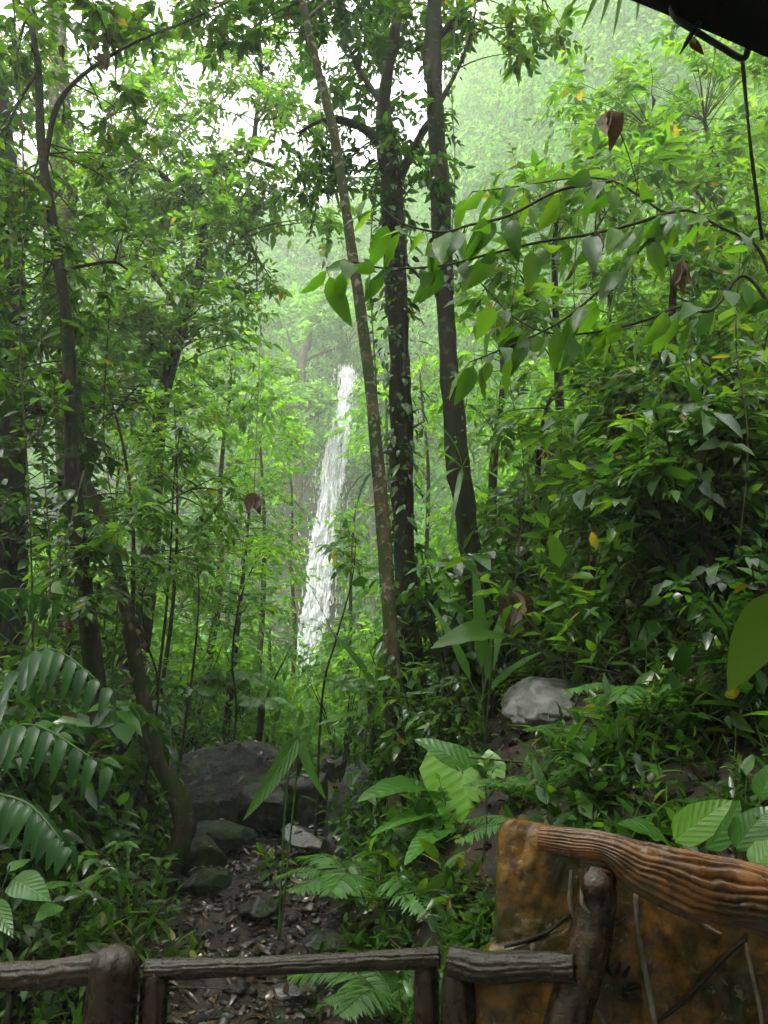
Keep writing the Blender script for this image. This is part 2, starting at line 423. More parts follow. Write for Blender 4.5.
def clumps(mb, C, R, ntw, nleaf, L, W, kind='mid', limb=None, twig=.004, lm=0, tm=1, up=.15, outb=.5, link_r=.012, droop=.25, **kw):
    """leafy sprays around clump centres, joined to the limb polyline(s) by thin branchlets"""
    C = np.atleast_2d(C); n = len(C); R = np.broadcast_to(np.asarray(R, float), (n,))
    if limb is not None:
        d = np.linalg.norm(C[:, None]-limb[None], axis=2)+np.maximum(0, limb[None, :, 2]-C[:, None, 2])*.6
        s = limb[np.argmin(d, 1)]
        mid = (s+C)/2; mid[:, 2] += .12*np.linalg.norm(C-s, axis=1); mid += RS.randn(n, 3)*.04*np.linalg.norm(C-s, axis=1)[:, None]
        u = np.linspace(0, 1, 6)[None, :, None]
        K = s[:, None]*(1-u)**2+2*mid[:, None]*u*(1-u)+C[:, None]*u*u
        tubes(mb, K, link_r, link_r*.4, 4, tm)
        out = norm(C-s)
    else:
        out = np.zeros((n, 3))
    B = np.repeat(C, ntw, 0); Rr = np.repeat(R, ntw)
    B = B+RS.randn(n*ntw, 3)*Rr[:, None]*.18
    Dr = norm(rdir(n*ntw, up, .7)+outb*np.repeat(out, ntw, 0))
    sprays(mb, B, Dr, Rr*(.6+.7*RS.rand(n*ntw)), droop, nleaf, L, W, kind, twig=twig, lm=lm, tm=tm, **kw)

def ell(cx, cy, rx, ry, n, Y, dY):
    """n clump centres filling a leafy mass whose middle is seen about (cx, cy) at distance Y"""
    a = RS.rand(n)*6.283; r = np.sqrt(RS.rand(n))
    return np.zeros((0, 3)) if n == 0 else np.array([P(cx+rx*r[i]*math.cos(a[i]), cy+ry*r[i]*math.sin(a[i]), Y+dY*RS.uniform(-1, 1)) for i in range(n)])

def limb_pts(spec, Y=None):
    return [P(q[0], q[1], q[2] if len(q) > 2 else Y) for q in spec]

def tree(name, label, cat, trunk, radii, limbs, masses, leafm, L, W, kind='mid', bark='bark', group=None, lump=.12, ntw=6, nleaf=8, sides=12, crad=.4, twig=.004, trunk_seg=8, **kw):
    trunk = np.asarray(trunk, float)
    b = trunk[0].copy()
    root = empty(name, b, label, cat, group)
    mb = MB(); allp = [tube(mb, trunk-b, radii, sides, trunk_seg, 0, lump)]
    mb.build('trunk', M[bark], root)
    for pts, rr in limbs:
        lb = MB(); allp.append(tube(lb, np.asarray(pts)-b, rr, 8, 6, 0, lump)); lb.build('branch', M[bark], root)
    allp = np.concatenate(allp)
    if masses is not None and len(masses):
        cb = MB()
        clumps(cb, np.concatenate(masses)-b, crad, ntw, nleaf, L, W, kind, limb=allp, twig=twig, **kw)
        cb.build('crown', [M[leafm], M['twig']], root)
    return root

# ------------------------------------------------------------------ camera, world, light
cam = bpy.data.cameras.new('camera'); co = bpy.data.objects.new('camera', cam); COL.objects.link(co)
co.location = CAM; co.rotation_euler = (math.pi/2+A, 0, 0)
cam.sensor_fit = 'VERTICAL'; cam.sensor_height = 24; cam.lens = 24*F/1024; cam.clip_end = 1500; cam.clip_start = .05
S.camera = co
w = bpy.data.worlds.new('World'); S.world = w; w.use_nodes = True
nt = w.node_tree; nt.nodes.clear()
wo = nt.nodes.new('ShaderNodeOutputWorld'); bg = nt.nodes.new('ShaderNodeBackground')
sky = nt.nodes.new('ShaderNodeTexSky'); sky.sky_type = 'NISHITA'; sky.sun_disc = False
SUN_EL, SUN_AZ = math.radians(64), math.radians(215)
sky.sun_elevation = SUN_EL; sky.sun_rotation = SUN_AZ; sky.air_density = 1.0; sky.dust_density = 4; sky.ozone_density = .6
mixw = nt.nodes.new('ShaderNodeMix'); mixw.data_type = 'RGBA'; mixw.inputs[0].default_value = .72
mixw.inputs[7].default_value = (11.6, 11.7, 11.2, 1)
nt.links.new(sky.outputs[0], mixw.inputs[6]); nt.links.new(mixw.outputs[2], bg.inputs[0])
bg.inputs[1].default_value = .15
nt.links.new(bg.outputs[0], wo.inputs[0])
sl = bpy.data.lights.new('sun', 'SUN'); sl.energy = 2.2; sl.angle = math.radians(14); sl.color = (1, .97, .92)
so = bpy.data.objects.new('sun', sl); COL.objects.link(so)
sd = Vector((math.sin(SUN_AZ)*math.cos(SUN_EL), math.cos(SUN_AZ)*math.cos(SUN_EL), math.sin(SUN_EL)))
so.rotation_euler = sd.to_track_quat('Z', 'Y').to_euler()
S.view_settings.view_transform = 'Standard'; S.view_settings.look = 'None'; S.view_settings.gamma = 1
S.view_settings.exposure = 1.46
S.cycles.use_adaptive_sampling = True; S.cycles.adaptive_threshold = .04
S.cycles.max_bounces = 5; S.cycles.diffuse_bounces = 3; S.cycles.glossy_bounces = 2; S.cycles.transmission_bounces = 4
S.cycles.volume_bounces = 1; S.cycles.transparent_max_bounces = 14
S.cycles.sample_clamp_indirect = 6

# ------------------------------------------------------------------ setting: ground
def grid_axis(segs):
    out = [np.arange(a, b, s) for a, b, s in segs]; return np.concatenate(out+[[segs[-1][1]]])
gx = grid_axis([(-400, -60, 40), (-60, -10, 1.5), (-10, -3, .4), (-3, 4, .08), (4, 10, .4), (10, 60, 1.5), (60, 400, 40)])
gy = grid_axis([(-200, -10, 30), (-10, 2, .5), (2, 12, .1), (12, 30, .5), (30, 110, 1.3), (110, 500, 40)])
X, Yg = np.meshgrid(gx, gy)
Z = ground(X, Yg)
nearm = (Yg > 2.3) & (Yg < 14) & (np.abs(X) < 6)
zz = Z.copy()
for i, j in zip(*np.nonzero(nearm)):
    v = Vector((X[i, j]*1.7, Yg[i, j]*1.7, 0))
    zz[i, j] += .10*noise.noise(v)+.05*noise.noise(v*2.7)+.025*noise.noise(v*7)
nx, ny = len(gx), len(gy)
mb = MB(); i = np.arange(ny-1)[:, None]; j = np.arange(nx-1)[None]; a = i*nx+j
mb.add(np.stack([X, Yg, zz], -1), np.stack([a, a+1, a+nx+1, a+nx], -1).reshape(-1, 4))
tag(mb.build('ground', M['soil']), 'dark wet forest soil rising into the steep valley sides', kind='structure')

def box(mb, c, s, mat=0, bev=0):
    x, y, z = [q/2 for q in s]; c = np.asarray(c, float)
    v = np.array([(-x, -y, -z), (x, -y, -z), (x, y, -z), (-x, y, -z), (-x, -y, z), (x, -y, z), (x, y, z), (-x, y, z)])+c
    mb.add(v, [(0, 3, 2, 1), (4, 5, 6, 7), (0, 1, 5, 4), (1, 2, 6, 5), (2, 3, 7, 6), (3, 0, 4, 7)], None, mat)
mb = MB(); box(mb, (0, -1.6, -.11), (9, 8, .2)); tag(mb.build('viewing_platform', M['concrete'], smooth=False), 'concrete path behind the railing', kind='structure')

# haze
hz_m, nt_, N_, L_ = newmat('haze')
ho = N_.new('ShaderNodeOutputMaterial'); pv = N_.new('ShaderNodeVolumePrincipled')
pv.inputs['Color'].default_value = (.97, .98, .94, 1); pv.inputs['Density'].default_value = .0034; pv.inputs['Anisotropy'].default_value = .35
L_.new(pv.outputs[0], ho.inputs['Volume'])
mb = MB(); box(mb, (0, 150, 48), (810, 710, 103)); hz = mb.build('haze', hz_m, smooth=False)
tag(hz, 'pale mist hanging in the valley air', 'mist', kind='stuff')

# waterfall
WF = [(347, 370, 57.2, 1.3), (348, 385, 56.6, 1.5), (344, 405, 56, 1.2), (341, 430, 55, 1.9), (334, 470, 54.2, 2.3), (330, 510, 53.4, 2.4), (322, 550, 52.9, 2.2), (319, 590, 52.3, 2.5), (313, 630, 51.8, 2.3), (307, 670, 51.4, 2.0), (303, 720, 51, 2.0)]
mb = MB()
cl = spline([P(a, b, c-.8) for a, b, c, d in WF], 120); wd = np.interp(np.linspace(0, 1, 120), np.linspace(0, 1, len(WF)), [d*.66 for *_, d in WF])
for k in range(230):
    main = k < 5
    off = RS.uniform(-1, 1)*(.6 if main else 1.1); a0 = int(RS.randint(0, 112)) if not main else 0; a1 = min(120, a0+RS.randint(8, 34)) if not main else 120
    seg = cl[a0:a1:2].copy(); n = len(seg)
    if n < 3: continue
    ww = wd[a0:a1:2]
    seg[:, 0] += off*ww*.42+.1*np.sin(np.arange(n)*.5+k)+.04*RS.randn(n); seg[:, 1] -= .5*RS.rand()+.25*np.abs(RS.randn(n))
    r = ww*(RS.uniform(.08, .13) if main else RS.uniform(.02, .1))*(1+.3*RS.randn(n)).clip(.4, 1.6); r[0] *= .2; r[-1] *= .2
    tube(mb, seg, r, 6, 2, 0, .5, seed=k)
nd = 1800; kk = RS.randint(0, 120, nd); dp = cl[kk]+np.stack([RS.randn(nd)*wd[kk]*.42, -.4-.5*RS.rand(nd), RS.randn(nd)*.15], 1); rd = RS.uniform(.015, .05, nd)
tubes(mb, np.stack([dp, dp+np.stack([RS.randn(nd)*.03, RS.randn(nd)*.03, -RS.uniform(.1, .5, nd)], 1)], 1), rd*.5, rd, 5)
tag(mb.build('waterfall', M['water']), 'tall thin white waterfall dropping down the green cliff', kind='structure')

# ------------------------------------------------------------------ stuff: far forest, thickets
def in_view(p, mx=90, my=90):
    d = p-CAM
    f = d[:, 1]*math.cos(A)+d[:, 2]*math.sin(A); u = -d[:, 1]*math.sin(A)+d[:, 2]*math.cos(A)
    px = 384+F*d[:, 0]/np.maximum(f, .1); py = 512-F*u/np.maximum(f, .1)
    return (f > .1) & (px > -mx) & (px < 768+mx) & (py > -my) & (py < 1024+my), px, py

def far_forest(name, label, n, xr, yr, rr, ln, per, matn, hmin=.5, squash=.8, clear=True, mar=.5):
    x = RS.uniform(*xr, n); y = RS.uniform(*yr, n)
    r = RS.uniform(*rr, n)
    c = np.stack([x, y, ground(x, y)+r*hmin], 1)
    ok, px, py = in_view(c, 120, 120)
    if clear:
        wx = np.interp(py, [370, 430, 550, 720], [349, 341, 324, 305])
        bad = (np.abs(px-wx) < 4+r*F/y*mar) & (py > 372-r*F/y) & (y < 58)
        bad |= (y < 14)
        ok &= ~bad
    c = c[ok]; r = r[ok]; n = len(c)
    m = per
    d = norm(RS.randn(n, m, 3)+np.array([0, -.35, .35]))
    lob = 1+.28*np.sin(d[..., 0]*5+RS.rand(n, 1)*6)*np.sin(d[..., 2]*6+RS.rand(n, 1)*6)+.12*RS.randn(n, m)
    p = c[:, None]+d*(r[:, None]*lob)[..., None]*np.array([1, 1, squash])
    D = norm(np.cross(d, RS.randn(n, m, 3))+np.array([0, 0, -.5])+d*.3)
    Nh = d+.5*RS.randn(n, m, 3)
    sz = RS.uniform(ln[0], ln[1], n*m)
    mb = MB(); leaves(mb, p.reshape(-1, 3), D.reshape(-1, 3), Nh.reshape(-1, 3), sz, sz*.55, 'far', .2, .3)
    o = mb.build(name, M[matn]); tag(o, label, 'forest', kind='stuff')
    print(name, n, n*m); return o

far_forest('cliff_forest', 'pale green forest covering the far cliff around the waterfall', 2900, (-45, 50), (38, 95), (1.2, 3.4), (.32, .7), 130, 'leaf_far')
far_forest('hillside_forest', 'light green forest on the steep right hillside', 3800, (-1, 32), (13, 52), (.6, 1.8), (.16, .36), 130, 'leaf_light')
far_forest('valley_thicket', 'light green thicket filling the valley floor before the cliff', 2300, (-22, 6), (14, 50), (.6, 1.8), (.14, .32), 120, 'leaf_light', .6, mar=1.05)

def shade_mass(name, label, n, xr, yr, zr, R, per, keep):  # scatters leaf masses outside the view, added as light blockers
    c = np.stack([RS.uniform(*xr, n), RS.uniform(*yr, n), RS.uniform(*zr, n)], 1); c = c[keep(c[:, 0], c[:, 1], c[:, 2])]; n = len(c)
    mb = MB(); p = (c[:, None]+RS.randn(n, per, 3)*R*np.array([1, 1, .5])).reshape(-1, 3); k = len(p)
    leaves(mb, p, rdir(k, -.3, .5), np.array([0, 0, 1.])+.5*RS.randn(k, 3), RS.uniform(.25, .5, k), RS.uniform(.12, .22, k), 'mid')
    tag(mb.build(name, M['leaf_canopy']), label, 'canopy', kind='stuff')
shade_mass('overhead_canopy', 'forest canopy closing over the viewing platform', 310, (-15, 15), (-14, 5.5), (9, 14), .8, 60, lambda x, y, z: z > 1.6+1.25*np.maximum(y, 0)+2.5)  # out of view, added to hold back sky light from above
shade_mass('left_side_canopy', 'forest closing in on the left of the viewing platform', 150, (-14, -6), (-8, 6), (1, 10), .8, 50, lambda x, y, z: x < -2.5-.62*np.maximum(y, 0)-1)  # unseen, added to block the open sky on the left
shade_mass('rear_forest', 'dense forest standing behind the viewing platform', 520, (-13, 13), (-12, -5), (-.2, 9), .8, 60, lambda x, y, z: x < 99)  # unseen occluder, added so near surfaces facing the camera go darker
shade_mass('right_side_canopy', 'forest closing in on the right of the viewing platform', 70, (5, 13), (-6, 3), (.5, 9), .8, 50, lambda x, y, z: x > .8*np.maximum(y, 0)+4)  # unseen, added to reduce light arriving from the right
def thicket(name, label, n, xr, yr, hh, L, W, m, matn, kind='mid', per=4, keep=None, cat='undergrowth', lean=.35, spiral=True, pw=1.0):
    x = RS.uniform(*xr, n); y = yr[0]+(yr[1]-yr[0])*RS.rand(n)**pw
    if keep is not None:
        k = keep(x, y); x, y = x[k], y[k]
    B = np.stack([x, y, ground(x, y)-.05], 1)
    ok, px, py = in_view(B, 160, 320); B = B[ok]; n = len(B)
    B = np.repeat(B, per, 0); B[:, :2] += RS.randn(n*per, 2)*.06
    Dr = norm(np.stack([RS.randn(n*per)*lean, RS.randn(n*per)*lean, np.ones(n*per)], 1))
    Ln = np.repeat(RS.uniform(*hh, n), per)*RS.uniform(.6, 1.1, n*per)
    mb = MB(); sprays(mb, B, Dr, Ln, RS.uniform(0, .3, n*per), m, L, W, kind, start=.25, ang=1.05, hang=.25, twig=.005, spiral=spiral)
    tag(mb.build(name, [M[matn], M['stem_green']]), label, cat, kind='stuff'); print(name, n*per*m)

def xr_edge(y): return np.interp(y, [-10, 2.2, 3.2, 5, 7, 9, 14, 20, 40, 60], [2.0, .9, .15, -.35, -.42, -.3, .6, 1.4, 4, 5])
def xl_edge(y): return np.interp(y, [2.6, 5, 7, 9, 12], [-1.15, -1.45, -1.75, -2.3, -2.5])
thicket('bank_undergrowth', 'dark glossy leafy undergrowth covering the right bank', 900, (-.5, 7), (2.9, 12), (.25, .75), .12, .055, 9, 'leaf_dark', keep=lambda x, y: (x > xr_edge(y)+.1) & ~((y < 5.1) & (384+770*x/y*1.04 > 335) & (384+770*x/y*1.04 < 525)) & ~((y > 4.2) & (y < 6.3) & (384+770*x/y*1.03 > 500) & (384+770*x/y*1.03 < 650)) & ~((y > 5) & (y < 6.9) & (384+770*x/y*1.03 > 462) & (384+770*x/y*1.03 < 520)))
thicket('low_bank_plants', 'low small leaved plants on the right bank', 700, (-.4, 5), (2.9, 9), (.12, .4), .09, .035, 8, 'leaf_mid', keep=lambda x, y: (x > xr_edge(y)-.1) & ~((y > 4.9) & (y < 6.4) & (384+770*x/y*1.03 > 490) & (384+770*x/y*1.03 < 650)))
thicket('left_undergrowth', 'leafy undergrowth left of the stony path', 520, (-6, -1), (2.7, 11), (.2, .6), .11, .045, 9, 'leaf_mid', keep=lambda x, y: x < xl_edge(y))
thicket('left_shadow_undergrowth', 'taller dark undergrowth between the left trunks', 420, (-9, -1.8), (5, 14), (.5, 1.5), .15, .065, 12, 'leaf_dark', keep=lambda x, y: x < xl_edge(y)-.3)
thicket('bank_shrub_mass', 'tangled taller shrub mass on the right slope', 520, (.6, 9), (5, 14), (.8, 2.0), .15, .07, 14, 'leaf_mid', keep=lambda x, y: (x > xr_edge(y)+.9) & ~((y < 7.3) & (384+770*x/y*1.02 > 445) & (384+770*x/y*1.02 < 540)))
thicket('valley_saplings_mass', 'light green saplings behind the boulders', 260, (-7, 3), (11.5, 17), (.6, 2.0), .14, .055, 14, 'leaf_light', keep=lambda x, y: (x < xr_edge(y)+.5) & ~((384+770*x/y*1.02 > 284) & (384+770*x/y*1.02 < 330)))

thicket('board_side_plants', 'small dark plants and ferns crowding the left side of the carved board', 420, (-.15, .95), (2.62, 3.9), (.08, .26), .07, .03, 8, 'leaf_mid')
#@@PART2@@
# ------------------------------------------------------------------ main trees
BIG = {}
def onground(px, Y, up=0.0):
    x = P(px, 512, Y)[0]
    return np.array([x, Y, gz(x, Y)-.08+up])

def moss_tufts(root, axis, n, r, L, W, matn='leaf_dark', kind='mid', name='climbing_leaves', b=None):
    mb = MB(); k = RS.randint(0, len(axis)-1, n)
    p = axis[k]+(axis[k+1]-axis[k])*RS.rand(n, 1)
    d = norm(RS.randn(n, 3)*np.array([1, 1, .4]))
    keep = np.array([noise.noise(Vector(q*2.2)+Vector(e)*1.2) > -.02 for q, e in zip(p, d)]); p, d = p[keep], d[keep]; n = len(p)
    r = r*RS.uniform(.8, 1.6, (n, 1)); sz = RS.uniform(.4, 1.5, n); L = L*sz; W = W*sz
    leaves(mb, p+d*r, norm(d+np.array([0, 0, -.6])+.5*RS.randn(n, 3)), d+np.array([0, 0, .6]), L*RS.uniform(.5, 1.2, n), W*RS.uniform(.6, 1.2, n), kind, .3, .25)
    return mb.build(name, M[matn], root)

# slim leaning tree
tr = [onground(396, 6.0), P(395, 745, 6.0), P(390, 620, 6), P(379, 480, 6), P(366, 350, 6), P(352, 250, 6), P(335, 140, 6), P(318, 70, 6), P(300, -10, 6), P(280, -110, 6.2)]
SL = tree('slender_tree', 'slim pale barked leaning tree rising left of the two thick dark trunks', 'tree', tr, [.075, .068, .06, .054, .049, .046, .044, .04, .035, .026],
     [(limb_pts([(302, 0, 6), (270, -30, 6.2), (230, -50, 6.6)]), [.025, .012]), (limb_pts([(306, 20, 6), (340, -10, 6.3), (380, -40, 6.6)]), [.022, .01])],
     [ell(255, 0, 70, 55, 22, 6.8, .7), ell(345, 0, 50, 46, 16, 6.9, .6)], 'leaf_dark', .11, .05, bark='bark_pale', crad=.34, ntw=5, nleaf=8)
# middle dark mossy trunk
tr = [onground(414, 7.6), P(411, 680, 7.6), P(405, 540, 7.6), P(400, 420, 7.5), P(397, 310, 7.5), P(394, 210, 7.5), P(386, 150, 7.5), P(384, 100, 7.6), P(396, 30, 7.7), P(402, -40, 7.8)]
MT = tree('mossy_tree', 'dark mossy trunk with a bent side limb, between the slim tree and the thickest trunk', 'tree', tr, [.15, .125, .115, .11, .115, .12, .11, .08, .06, .04],
     [(limb_pts([(388, 165, 7.5), (376, 138, 7.5), (350, 122, 7.5), (322, 121, 7.6), (300, 132, 7.8)]), [.065, .06, .05, .03, .015]),
      (limb_pts([(394, 190, 7.5), (408, 160, 7.4), (425, 128, 7.3), (440, 110, 7.3)]), [.06, .05, .04, .02]),
      (limb_pts([(386, 110, 7.6), (360, 70, 7.8), (340, 30, 8)]), [.04, .03, .015])],
     [ell(380, 40, 70, 50, 34, 8.2, .7), ell(320, 165, 40, 34, 10, 7.9, .4), ell(372, 150, 30, 50, 8, 7.9, .4), ell(425, 150, 36, 30, 6, 7.2, .4)], 'leaf_dark', .12, .055, bark='bark_dark', crad=.34, ntw=5, nleaf=8, lump=.3)
base = np.array(MT.location)
ax = spline([np.array(q)-base for q in [P(411, 680, 7.6), P(405, 540, 7.6), P(400, 420, 7.5), P(397, 310, 7.5), P(394, 210, 7.5), P(386, 150, 7.5)]], 40)
moss_tufts(MT, ax, 1500, .15, .14, .055)
moss_tufts(MT, spline([np.array(q)-base for q in limb_pts([(388, 165, 7.5), (376, 138, 7.5), (350, 122, 7.5), (322, 121, 7.6)])], 20), 160, .05, .1, .03, 'moss', name='climbing_leaves')
# thickest trunk
tr = [onground(505, 7.0), P(497, 700, 7.0), P(482, 620, 7), P(465, 520, 7), P(453, 400, 7), P(443, 260, 7), P(436, 130, 7), P(433, 50, 7), P(436, -20, 7), P(440, -120, 7)]
TT = tree('tall_tree', 'thickest tall straight trunk running from the pale rock slab to the top of the photo', 'tree', tr, [.16, .125, .115, .107, .1, .096, .093, .09, .085, .07],
     [(limb_pts([(436, 40, 7), (470, 5, 7.1), (510, -10, 7.2), (548, -8, 7.4)]), [.035, .025, .012]),
      (limb_pts([(446, 300, 7), (425, 282, 6.9), (405, 262, 6.8)]), [.03, .02, .012]),
      (limb_pts([(436, 110, 7), (462, 60, 7.2), (476, 10, 7.3)]), [.03, .02, .012])],
     [ell(532, 25, 32, 42, 12, 7.4, .4), ell(470, 10, 35, 26, 9, 7.3, .4), ell(410, -5, 40, 24, 10, 7.2, .4), ell(535, 110, 16, 28, 0, 7.4, .4)], 'leaf_mid', .11, .06, bark='bark_dark', crad=.26, ntw=5, nleaf=7, lump=.25)
base = np.array(TT.location)
moss_tufts(TT, spline([np.array(q)-base for q in [P(470, 560, 7), P(458, 450, 7), P(452, 380, 7)]], 12), 110, .13, .13, .04, 'leaf_mid')
moss_tufts(TT, spline([np.array(q)-base for q in [P(446, 300, 7), P(441, 230, 7), P(437, 150, 7), P(434, 60, 7)]], 8), 380, .13, .13, .05, 'leaf_dark')
# left foreground tree
tr = [onground(104, 6.4), P(100, 790, 6.4), P(92, 650, 6.4), P(80, 560, 6.4), P(72, 470, 6.4), P(71, 400, 6.4), P(66, 320, 6.4), P(55, 240, 6.4), P(42, 150, 6.4), P(37, 60, 6.4), P(22, -20, 6.4), P(10, -90, 6.4)]
LT = tree('forked_tree', 'dark curving tree near the left edge, its bare side branch forking up right', 'tree', tr, [.1, .085, .078, .072, .066, .06, .055, .05, .046, .034, .025, .02],
     [(limb_pts([(44, 165, 6.4), (58, 104, 6.4), (92, 68, 6.5), (140, 40, 6.6), (185, 22, 6.7), (232, 0, 6.9)]), [.032, .024, .018, .014, .01]),
      (limb_pts([(38, 70, 6.4), (20, 100, 6.3), (5, 130, 6.2)]), [.02, .01]),
      (limb_pts([(60, 270, 6.4), (110, 262, 6.6), (128, 270, 6.7)]), [.02, .01])],
     [ell(40, 20, 60, 50, 18, 6.6, .6), ell(120, 30, 60, 24, 7, 6.8, .5), ell(20, 180, 36, 60, 14, 6.6, .6), ell(40, 330, 60, 80, 22, 6.8, .7), ell(110, 560, 50, 70, 12, 6.6, .6), ell(100, 130, 50, 50, 8, 6.9, .5), ell(80, 240, 50, 40, 8, 6.7, .4), ell(205, 8, 40, 16, 5, 6.9, .3)],
     'leaf_mid', .12, .055, bark='bark_dark', crad=.3, ntw=5, nleaf=8)
base = np.array(LT.location)
moss_tufts(LT, spline([np.array(q)-base for q in [P(90, 640, 6.4), P(80, 560, 6.4), P(72, 480, 6.4)]], 12), 200, .12, .13, .06)
# leaning trunk with fallen curved foot
tr = [onground(180, 7.2), P(184, 830, 7.2), P(172, 785, 7.2), P(152, 745, 7.2), P(142, 690, 7.2), P(128, 620, 7.2), P(112, 545, 7.2), P(88, 485, 7.2), P(70, 430, 7.3), P(60, 370, 7.5)]
LN = tree('leaning_tree', 'dark leaning trunk with a bowed foot beside the big black boulder', 'tree', tr, [.1, .09, .085, .075, .068, .06, .055, .045, .03, .02],
     [(limb_pts([(146, 715, 7.2), (133, 650, 7.3), (133, 590, 7.3), (133, 520, 7.4), (124, 450, 7.5), (110, 395, 7.6)]), [.03, .025, .02, .015, .01]),
      (limb_pts([(134, 520, 7.4), (170, 500, 7.6), (210, 480, 7.9)]), [.012, .006]),
      (limb_pts([(120, 590, 7.2), (100, 600, 7), (80, 625, 6.8)]), [.02, .01])],
     [ell(100, 400, 50, 40, 14, 7.6, .5), ell(190, 490, 50, 26, 8, 7.9, .4), ell(60, 590, 50, 50, 10, 6.8, .5)], 'leaf_mid', .11, .05, bark='bark', crad=.32, ntw=5, nleaf=8, lump=.25)
base = np.array(LN.location)
moss_tufts(LN, spline([np.array(q)-base for q in [P(140, 680, 7.2), P(128, 620, 7.2)]], 12), 90, .1, .13, .05, 'dead_leaf', name='dry_leaves')
base = np.array(SL.location)
moss_tufts(SL, spline([np.array(q)-base for q in [P(395, 745, 6.0), P(390, 620, 6)]], 12), 90, .09, .11, .045, 'leaf_mid')
# hidden dark trunk at the left edge, and big pale trunk behind
tr = [onground(2, 8.6), P(4, 620, 8.6), P(8, 420, 8.6), P(10, 240, 8.6), P(-4, 100, 8.6), P(-20, -40, 8.6)]
tree('shaded_tree', 'broad shaded trunk half cut off by the left edge of the photo', 'tree', tr, [.26, .22, .2, .18, .15, .1], [(limb_pts([(9, 300, 8.6), (30, 230, 8.8), (60, 190, 9)]), [.05, .02])],
     [ell(10, 300, 70, 90, 26, 8.2, .8), ell(20, 480, 70, 90, 30, 8, .9), ell(10, 120, 50, 70, 14, 8.8, .6)], 'leaf_dark', .14, .065, bark='bark_dark', crad=.45, ntw=6, nleaf=8)
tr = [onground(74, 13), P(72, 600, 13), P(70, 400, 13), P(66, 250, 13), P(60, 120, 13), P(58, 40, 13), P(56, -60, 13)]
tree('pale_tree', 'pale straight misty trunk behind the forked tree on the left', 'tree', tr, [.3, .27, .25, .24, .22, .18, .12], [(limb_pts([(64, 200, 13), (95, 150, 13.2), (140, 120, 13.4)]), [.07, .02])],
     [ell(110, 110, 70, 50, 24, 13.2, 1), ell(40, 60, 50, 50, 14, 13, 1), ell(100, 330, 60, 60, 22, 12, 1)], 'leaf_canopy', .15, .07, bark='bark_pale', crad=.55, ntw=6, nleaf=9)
# spreading canopy tree
tr = [onground(140, 12.6), P(146, 600, 12.6), P(154, 480, 12.6), P(162, 405, 12.6), P(178, 340, 12.6), P(193, 298, 12.5), P(204, 245, 12.4), P(198, 195, 12.3)]
tree('spreading_tree', 'small leaved tree spreading bare crooked limbs across the pale sky left of centre', 'tree', tr, [.2, .17, .15, .13, .11, .1, .09, .07],
     [(limb_pts([(198, 195, 12.3), (215, 172, 12.2), (248, 158, 12), (257, 112, 12), (262, 55, 12.2)]), [.07, .065, .06, .04, .02]),
      (limb_pts([(200, 198, 12.3), (178, 190, 12.2), (158, 172, 12), (138, 160, 12), (105, 120, 12.2)]), [.07, .06, .055, .05, .02]),
      (limb_pts([(205, 215, 12.4), (230, 205, 12), (246, 232, 11.8), (256, 258, 11.7)]), [.04, .035, .03, .015]),
      (limb_pts([(250, 158, 12), (275, 168, 12), (300, 180, 12.2), (330, 178, 12.5)]), [.04, .03, .015]),
      (limb_pts([(185, 322, 12.5), (165, 290, 12.2), (140, 262, 12), (125, 256, 12), (75, 278, 11.8)]), [.045, .035, .025, .01]),
      (limb_pts([(193, 298, 12.5), (215, 285, 12.6), (240, 300, 12.8)]), [.05, .03])],
     [ell(150, 215, 95, 60, 40, 12, 1), ell(150, 300, 80, 40, 26, 11.8, .8), ell(235, 270, 45, 60, 24, 11.9, .7), ell(225, 110, 70, 50, 28, 12.1, .8), ell(245, 190, 50, 40, 16, 12.1, .8), ell(155, 90, 40, 24, 7, 12.2, .7),
      ell(255, 60, 45, 30, 12, 12.2, .7), ell(310, 195, 34, 16, 5, 12.3, .4), ell(125, 160, 70, 36, 16, 12.1, .8), ell(215, 200, 70, 36, 14, 12, .8), ell(185, 340, 60, 28, 14, 12.4, .8), ell(330, 215, 22, 20, 5, 12.3, .4), ell(300, 105, 34, 20, 8, 12.4, .5), ell(120, 230, 120, 90, 50, 13.2, 1), ell(200, 40, 90, 30, 14, 12.6, 1), ell(120, 380, 90, 70, 40, 12.6, .8)],
     'leaf_canopy', .135, .065, bark='bark_dark', crad=.5, ntw=6, nleaf=9, sides=10, link_r=.018)

# ------------------------------------------------------------------ trees of the valley
def simple_tree(name, label, base_px, Y, stem, r, masses, leafm, L, W, group=None, bark='bark', crad=.5, ntw=6, nleaf=8, limbs=(), cat='tree'):
    if group and 'valley' in group: r = [q*.6 for q in r]
    tr = [onground(base_px, Y)]+[P(a+RS.uniform(-5, 5), b, Y) for a, b in stem]
    return tree(name, label, cat, tr, r, [(limb_pts(l, Y), [r[-1]*.9+.01, .008]) for l in limbs], masses, leafm, L, W, bark=bark, group=group, crad=crad, ntw=ntw, nleaf=nleaf, sides=8)
g = 'light green trees in the valley before the waterfall'
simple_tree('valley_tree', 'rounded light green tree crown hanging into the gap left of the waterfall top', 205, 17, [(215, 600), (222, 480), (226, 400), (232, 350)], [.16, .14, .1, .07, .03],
            [ell(232, 385, 46, 40, 30, 16.8, 1.2), ell(190, 370, 36, 24, 12, 16.5, 1)], 'leaf_light', .16, .08, g, crad=.6, nleaf=9, limbs=[[(224, 430), (250, 400), (262, 372)], [(226, 400), (200, 376), (180, 360)]])
